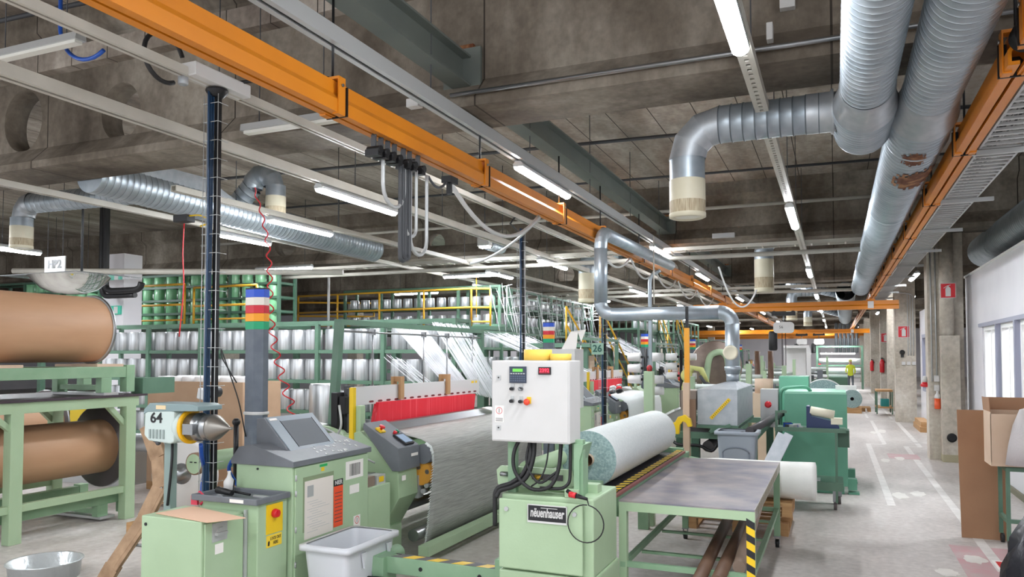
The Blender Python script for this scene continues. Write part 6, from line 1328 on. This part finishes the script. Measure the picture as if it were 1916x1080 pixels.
# machines filling the far left and centre, each a simple frame with rollers
rr = random.Random(21)
far = [(-2.1, 15.5, 'green roller frame beyond the hood, nearest of the far frames'), (-1.7, 19.8, 'green roller frame with blue motors behind the cardboard drum'), (-2.5, 24, 'green roller frame below the damper'), (-1.9, 29, 'green roller frame left of the tall white cabinet'), (-2.4, 36, 'distant green roller frame behind the tall white cabinet'), (-.9, 40, 'distant green roller frame left of the worker'), (-2.6, 45, 'very distant green roller frame at the left'), (2.9, 42, 'green roller frame behind the far columns'), (-3.4, 33.5, 'dim green roller frame near the fourth loom')]
for x, y, l in far:
    t = thing('roller_frame', l, 'machine', (x, y, 0)); w_ = .55
    for sx in (-1, 1):
        MB().box(x+sx*w_-.05, x+sx*w_+.05, y-.1, y+.1, 0, 1.5+.5*rr.random()).build('upright', M_mint, t)
    MB().box(x-w_, x+w_, y-.05, y+.05, 1.15, 1.25).box(x-w_, x+w_, y-.3, y+.3, .5, .85).build('bed', M_rack, t)
    for k in range(3): MB().cyl((x-w_, y-.2+.2*k, 1.0+.18*k), (x+w_, y-.2+.2*k, 1.0+.18*k), .06+.03*rr.random()).build('roller', (M_core, M_steel, M_clothw)[k], t)
    MB().box(x-.3, x-.05, y-.4, y-.15, .85, 1.05).build('motor', M_blue if y < 20 else M_dgrey, t)
    MB().box(x+.1, x+.35, y-.4, y-.2, .85, 1.3).build('control_box', (M_white, M_grey, M_lgrey)[int(rr.random()*3)], t)
pallet(.55, 1.1, 38, 39, 0, 'pallet on the floor at the end of the aisle, left of the worker'); pallet(.7, 1.15, 30, 31, 0, 'pallet beside the aisle short of the far cabinets')
t = thing('hand_cart', 'small green cart against the far columns', 'cart', (1.4, 28.5, 0)); MB().box(1.25, 1.75, 28.2, 29.2, .8, .86).box(1.25, 1.75, 28.2, 29.2, .25, .3).build('shelves', M_wood, t); 
for x in (1.27, 1.73):
    for y in (28.22, 29.18): MB().box(x-.02, x+.02, y-.02, y+.02, .05, .8).build('leg', M_rack, t)
MB().box(1.4, 1.65, 28.4, 28.8, .3, .55).build('teal_crate', mat('teal_crate', (30, 140, 140), .4), label='teal crate on the small green cart', cat='crate')
# worker in a yellow jacket, walking near the far machine
P_ = thing('person', 'person in a yellow jacket and grey trousers standing at the far machine', 'person', (.78, 46, 0)); x, y = .78, 46
def skin_body():
    me = bpy.data.meshes.new('body'); V = [(0,0,.95), (0,0,1.15), (0,0,1.4), (0,0,1.5), (0,0,1.6), (0,-.02,1.7), (.09,0,.9), (.11,-.03,.5), (.11,.02,.1), (.11,-.12,.05), (-.09,0,.9), (-.1,.03,.5), (-.1,.08,.1), (-.1,-.06,.05), (.18,0,1.42), (.23,.0,1.15), (.2,-.18,1.0), (.17,-.26,.98), (-.18,0,1.42), (-.24,-.02,1.15), (-.2,-.2,1.05), (-.16,-.3,1.04)]
    E_ = [(0,1),(1,2),(2,3),(3,4),(4,5),(0,6),(6,7),(7,8),(8,9),(0,10),(10,11),(11,12),(12,13),(2,14),(14,15),(15,16),(16,17),(2,18),(18,19),(19,20),(20,21)]
    rad = [.14,.13,.15,.06,.09,.085,.1,.07,.045,.04,.1,.07,.045,.04,.07,.05,.035,.03,.07,.05,.035,.03]
    me.from_pydata(V, E_, []); o = bpy.data.objects.new('body', me); COL.objects.link(o)
    md = o.modifiers.new('skin', 'SKIN'); o.modifiers.new('sub', 'SUBSURF').levels = 1
    for i, r in enumerate(rad): me.skin_vertices[0].data[i].radius = (r, r*.8)
    me.skin_vertices[0].data[0].use_root = True; bpy.context.view_layer.update()
    m2 = bpy.data.meshes.new_from_object(o.evaluated_get(bpy.context.evaluated_depsgraph_get())); bpy.data.objects.remove(o)
    m2.materials.clear(); m2.materials.append(mat('hi_vis_jacket', (222, 236, 60), .6)); m2.materials.append(mat('trousers', (96, 104, 112), .7)); m2.materials.append(mat('skin_tone', (206, 160, 134), .6))
    for p in m2.polygons:
        c_ = p.center; p.material_index = 1 if c_.z < .92 else (2 if c_.z > 1.5 or (c_.z < 1.1 and c_.y < -.2) else 0); p.use_smooth = True
    b = bpy.data.objects.new('body', m2); COL.objects.link(b); b.parent = P_; b['_o'] = (0, 0, 0); return b
skin_body()
MB().sphere((x, y+.01, 1.73), .1, (1, 1, .7)).build('yellow_helmet', mat('helmet_yellow', (220, 224, 120), .4), P_)
# fill lamps added to brighten the far areas of the hall
for i, (xx, yy) in enumerate(((-9.5, 34), (-9.5, 44), (-7.7, 42), (1.9, 22), (1.9, 40), (-13, 33), (3, 50), (-3.1, 68), (-5.75, 60), (1.5, 60), (-9, 76), (-4, 77), (1.5, 77), (-8, 54))):
    lamp(xx, yy, 4.0, 1.75, 'y', group=None, rods=1, label= 'added fill lamp far down the hall, number of small bright ones' if False else 'added fill lamp %s' % ['beyond the upper creel, left', 'far beyond the upper creel', 'over the fifth loom', 'right of the second column', 'right of the far columns', 'behind the mezzanine', 'near the hall end, right', 'at the hall end beside the crane rail', 'at the hall end, left', 'at the hall end, right of the aisle', 'by the end wall, leftmost', 'by the end wall, middle', 'by the end wall, right', 'over the far creels'][i])
# extra far rollers, cables and small machinery seen between the looms
rr = random.Random(33)
for i in range(5):
    dy = 7.9*(i+1)
    t = thing('weft_accumulator', 'cluster of grey and red weft feeders on the %s loom' % LN[i], 'weft feeder', (-4.2, 6.2+dy, 1.2))
    mb = MB()
    for k in range(6):
        x, y, z = -4.35+.28*rr.random(), 6.55+dy+.22*k, 1.25+.1*rr.random()
        mb.use((M_red, M_steel, M_core, M_blackm)[k % 4]).lathe([(.03, 0), (.05, .02), (.05, .1), (.02, .14)], (x, y, z), (.8, -.3, .2), 12)
    mb.use(M_steel).cyl((-4.3, 6.4+dy, 1.24), (-4.15, 7.9+dy, 1.24), .02, seg=6); mb.build('feeders', None, t)['kind'] = 'stuff'
for i, (x0, y0, z0, x1, y1, z1, s, l) in enumerate(((-3.28, 17.5, 3.7, -3.28, 20, 3.7, .3, 'white cable swag below the orange rail, behind the pipe riser'), (-3.28, 20.1, 3.7, -3.28, 23, 3.7, .3, 'farther white cable swag below the orange rail'), (-1.9, 14, 3.6, -1.3, 14.5, 3.2, .5, 'pale cable drooping beside the extraction pipe'))):
    pipe(catenary((x0, y0, z0), (x1, y1, z1), s), .016, M_white, 'festoon_cable', l, 'cable')
pipe([(-2.9, 13.2, 4.1), (-2.9, 13.2, 2.9)], .012, M_rail, 'pull_cord', 'pale pull cord hanging right of the pipe riser', 'cord', 6)
pipe([(-8.6, 17.9, 4.1), (-8.6, 17.9, 3.0)], .012, M_ochre, 'pull_cord', 'yellow cord hanging in front of the upper creel', 'cord', 6)
pipe([(-13.05, 17.6, 5.6), (-13.05, 17.6, 2.76)], .04, M_white, 'riser_pipe', 'thin white vertical pipe left of the upper creel', 'pipe')
for o in COL.objects:
    if '_o' in o: del o['_o']
    if o.parent is None and 'label' not in o and 'kind' not in o and o.type in ('MESH', 'FONT', 'EMPTY'):
        o['kind'] = 'structure'
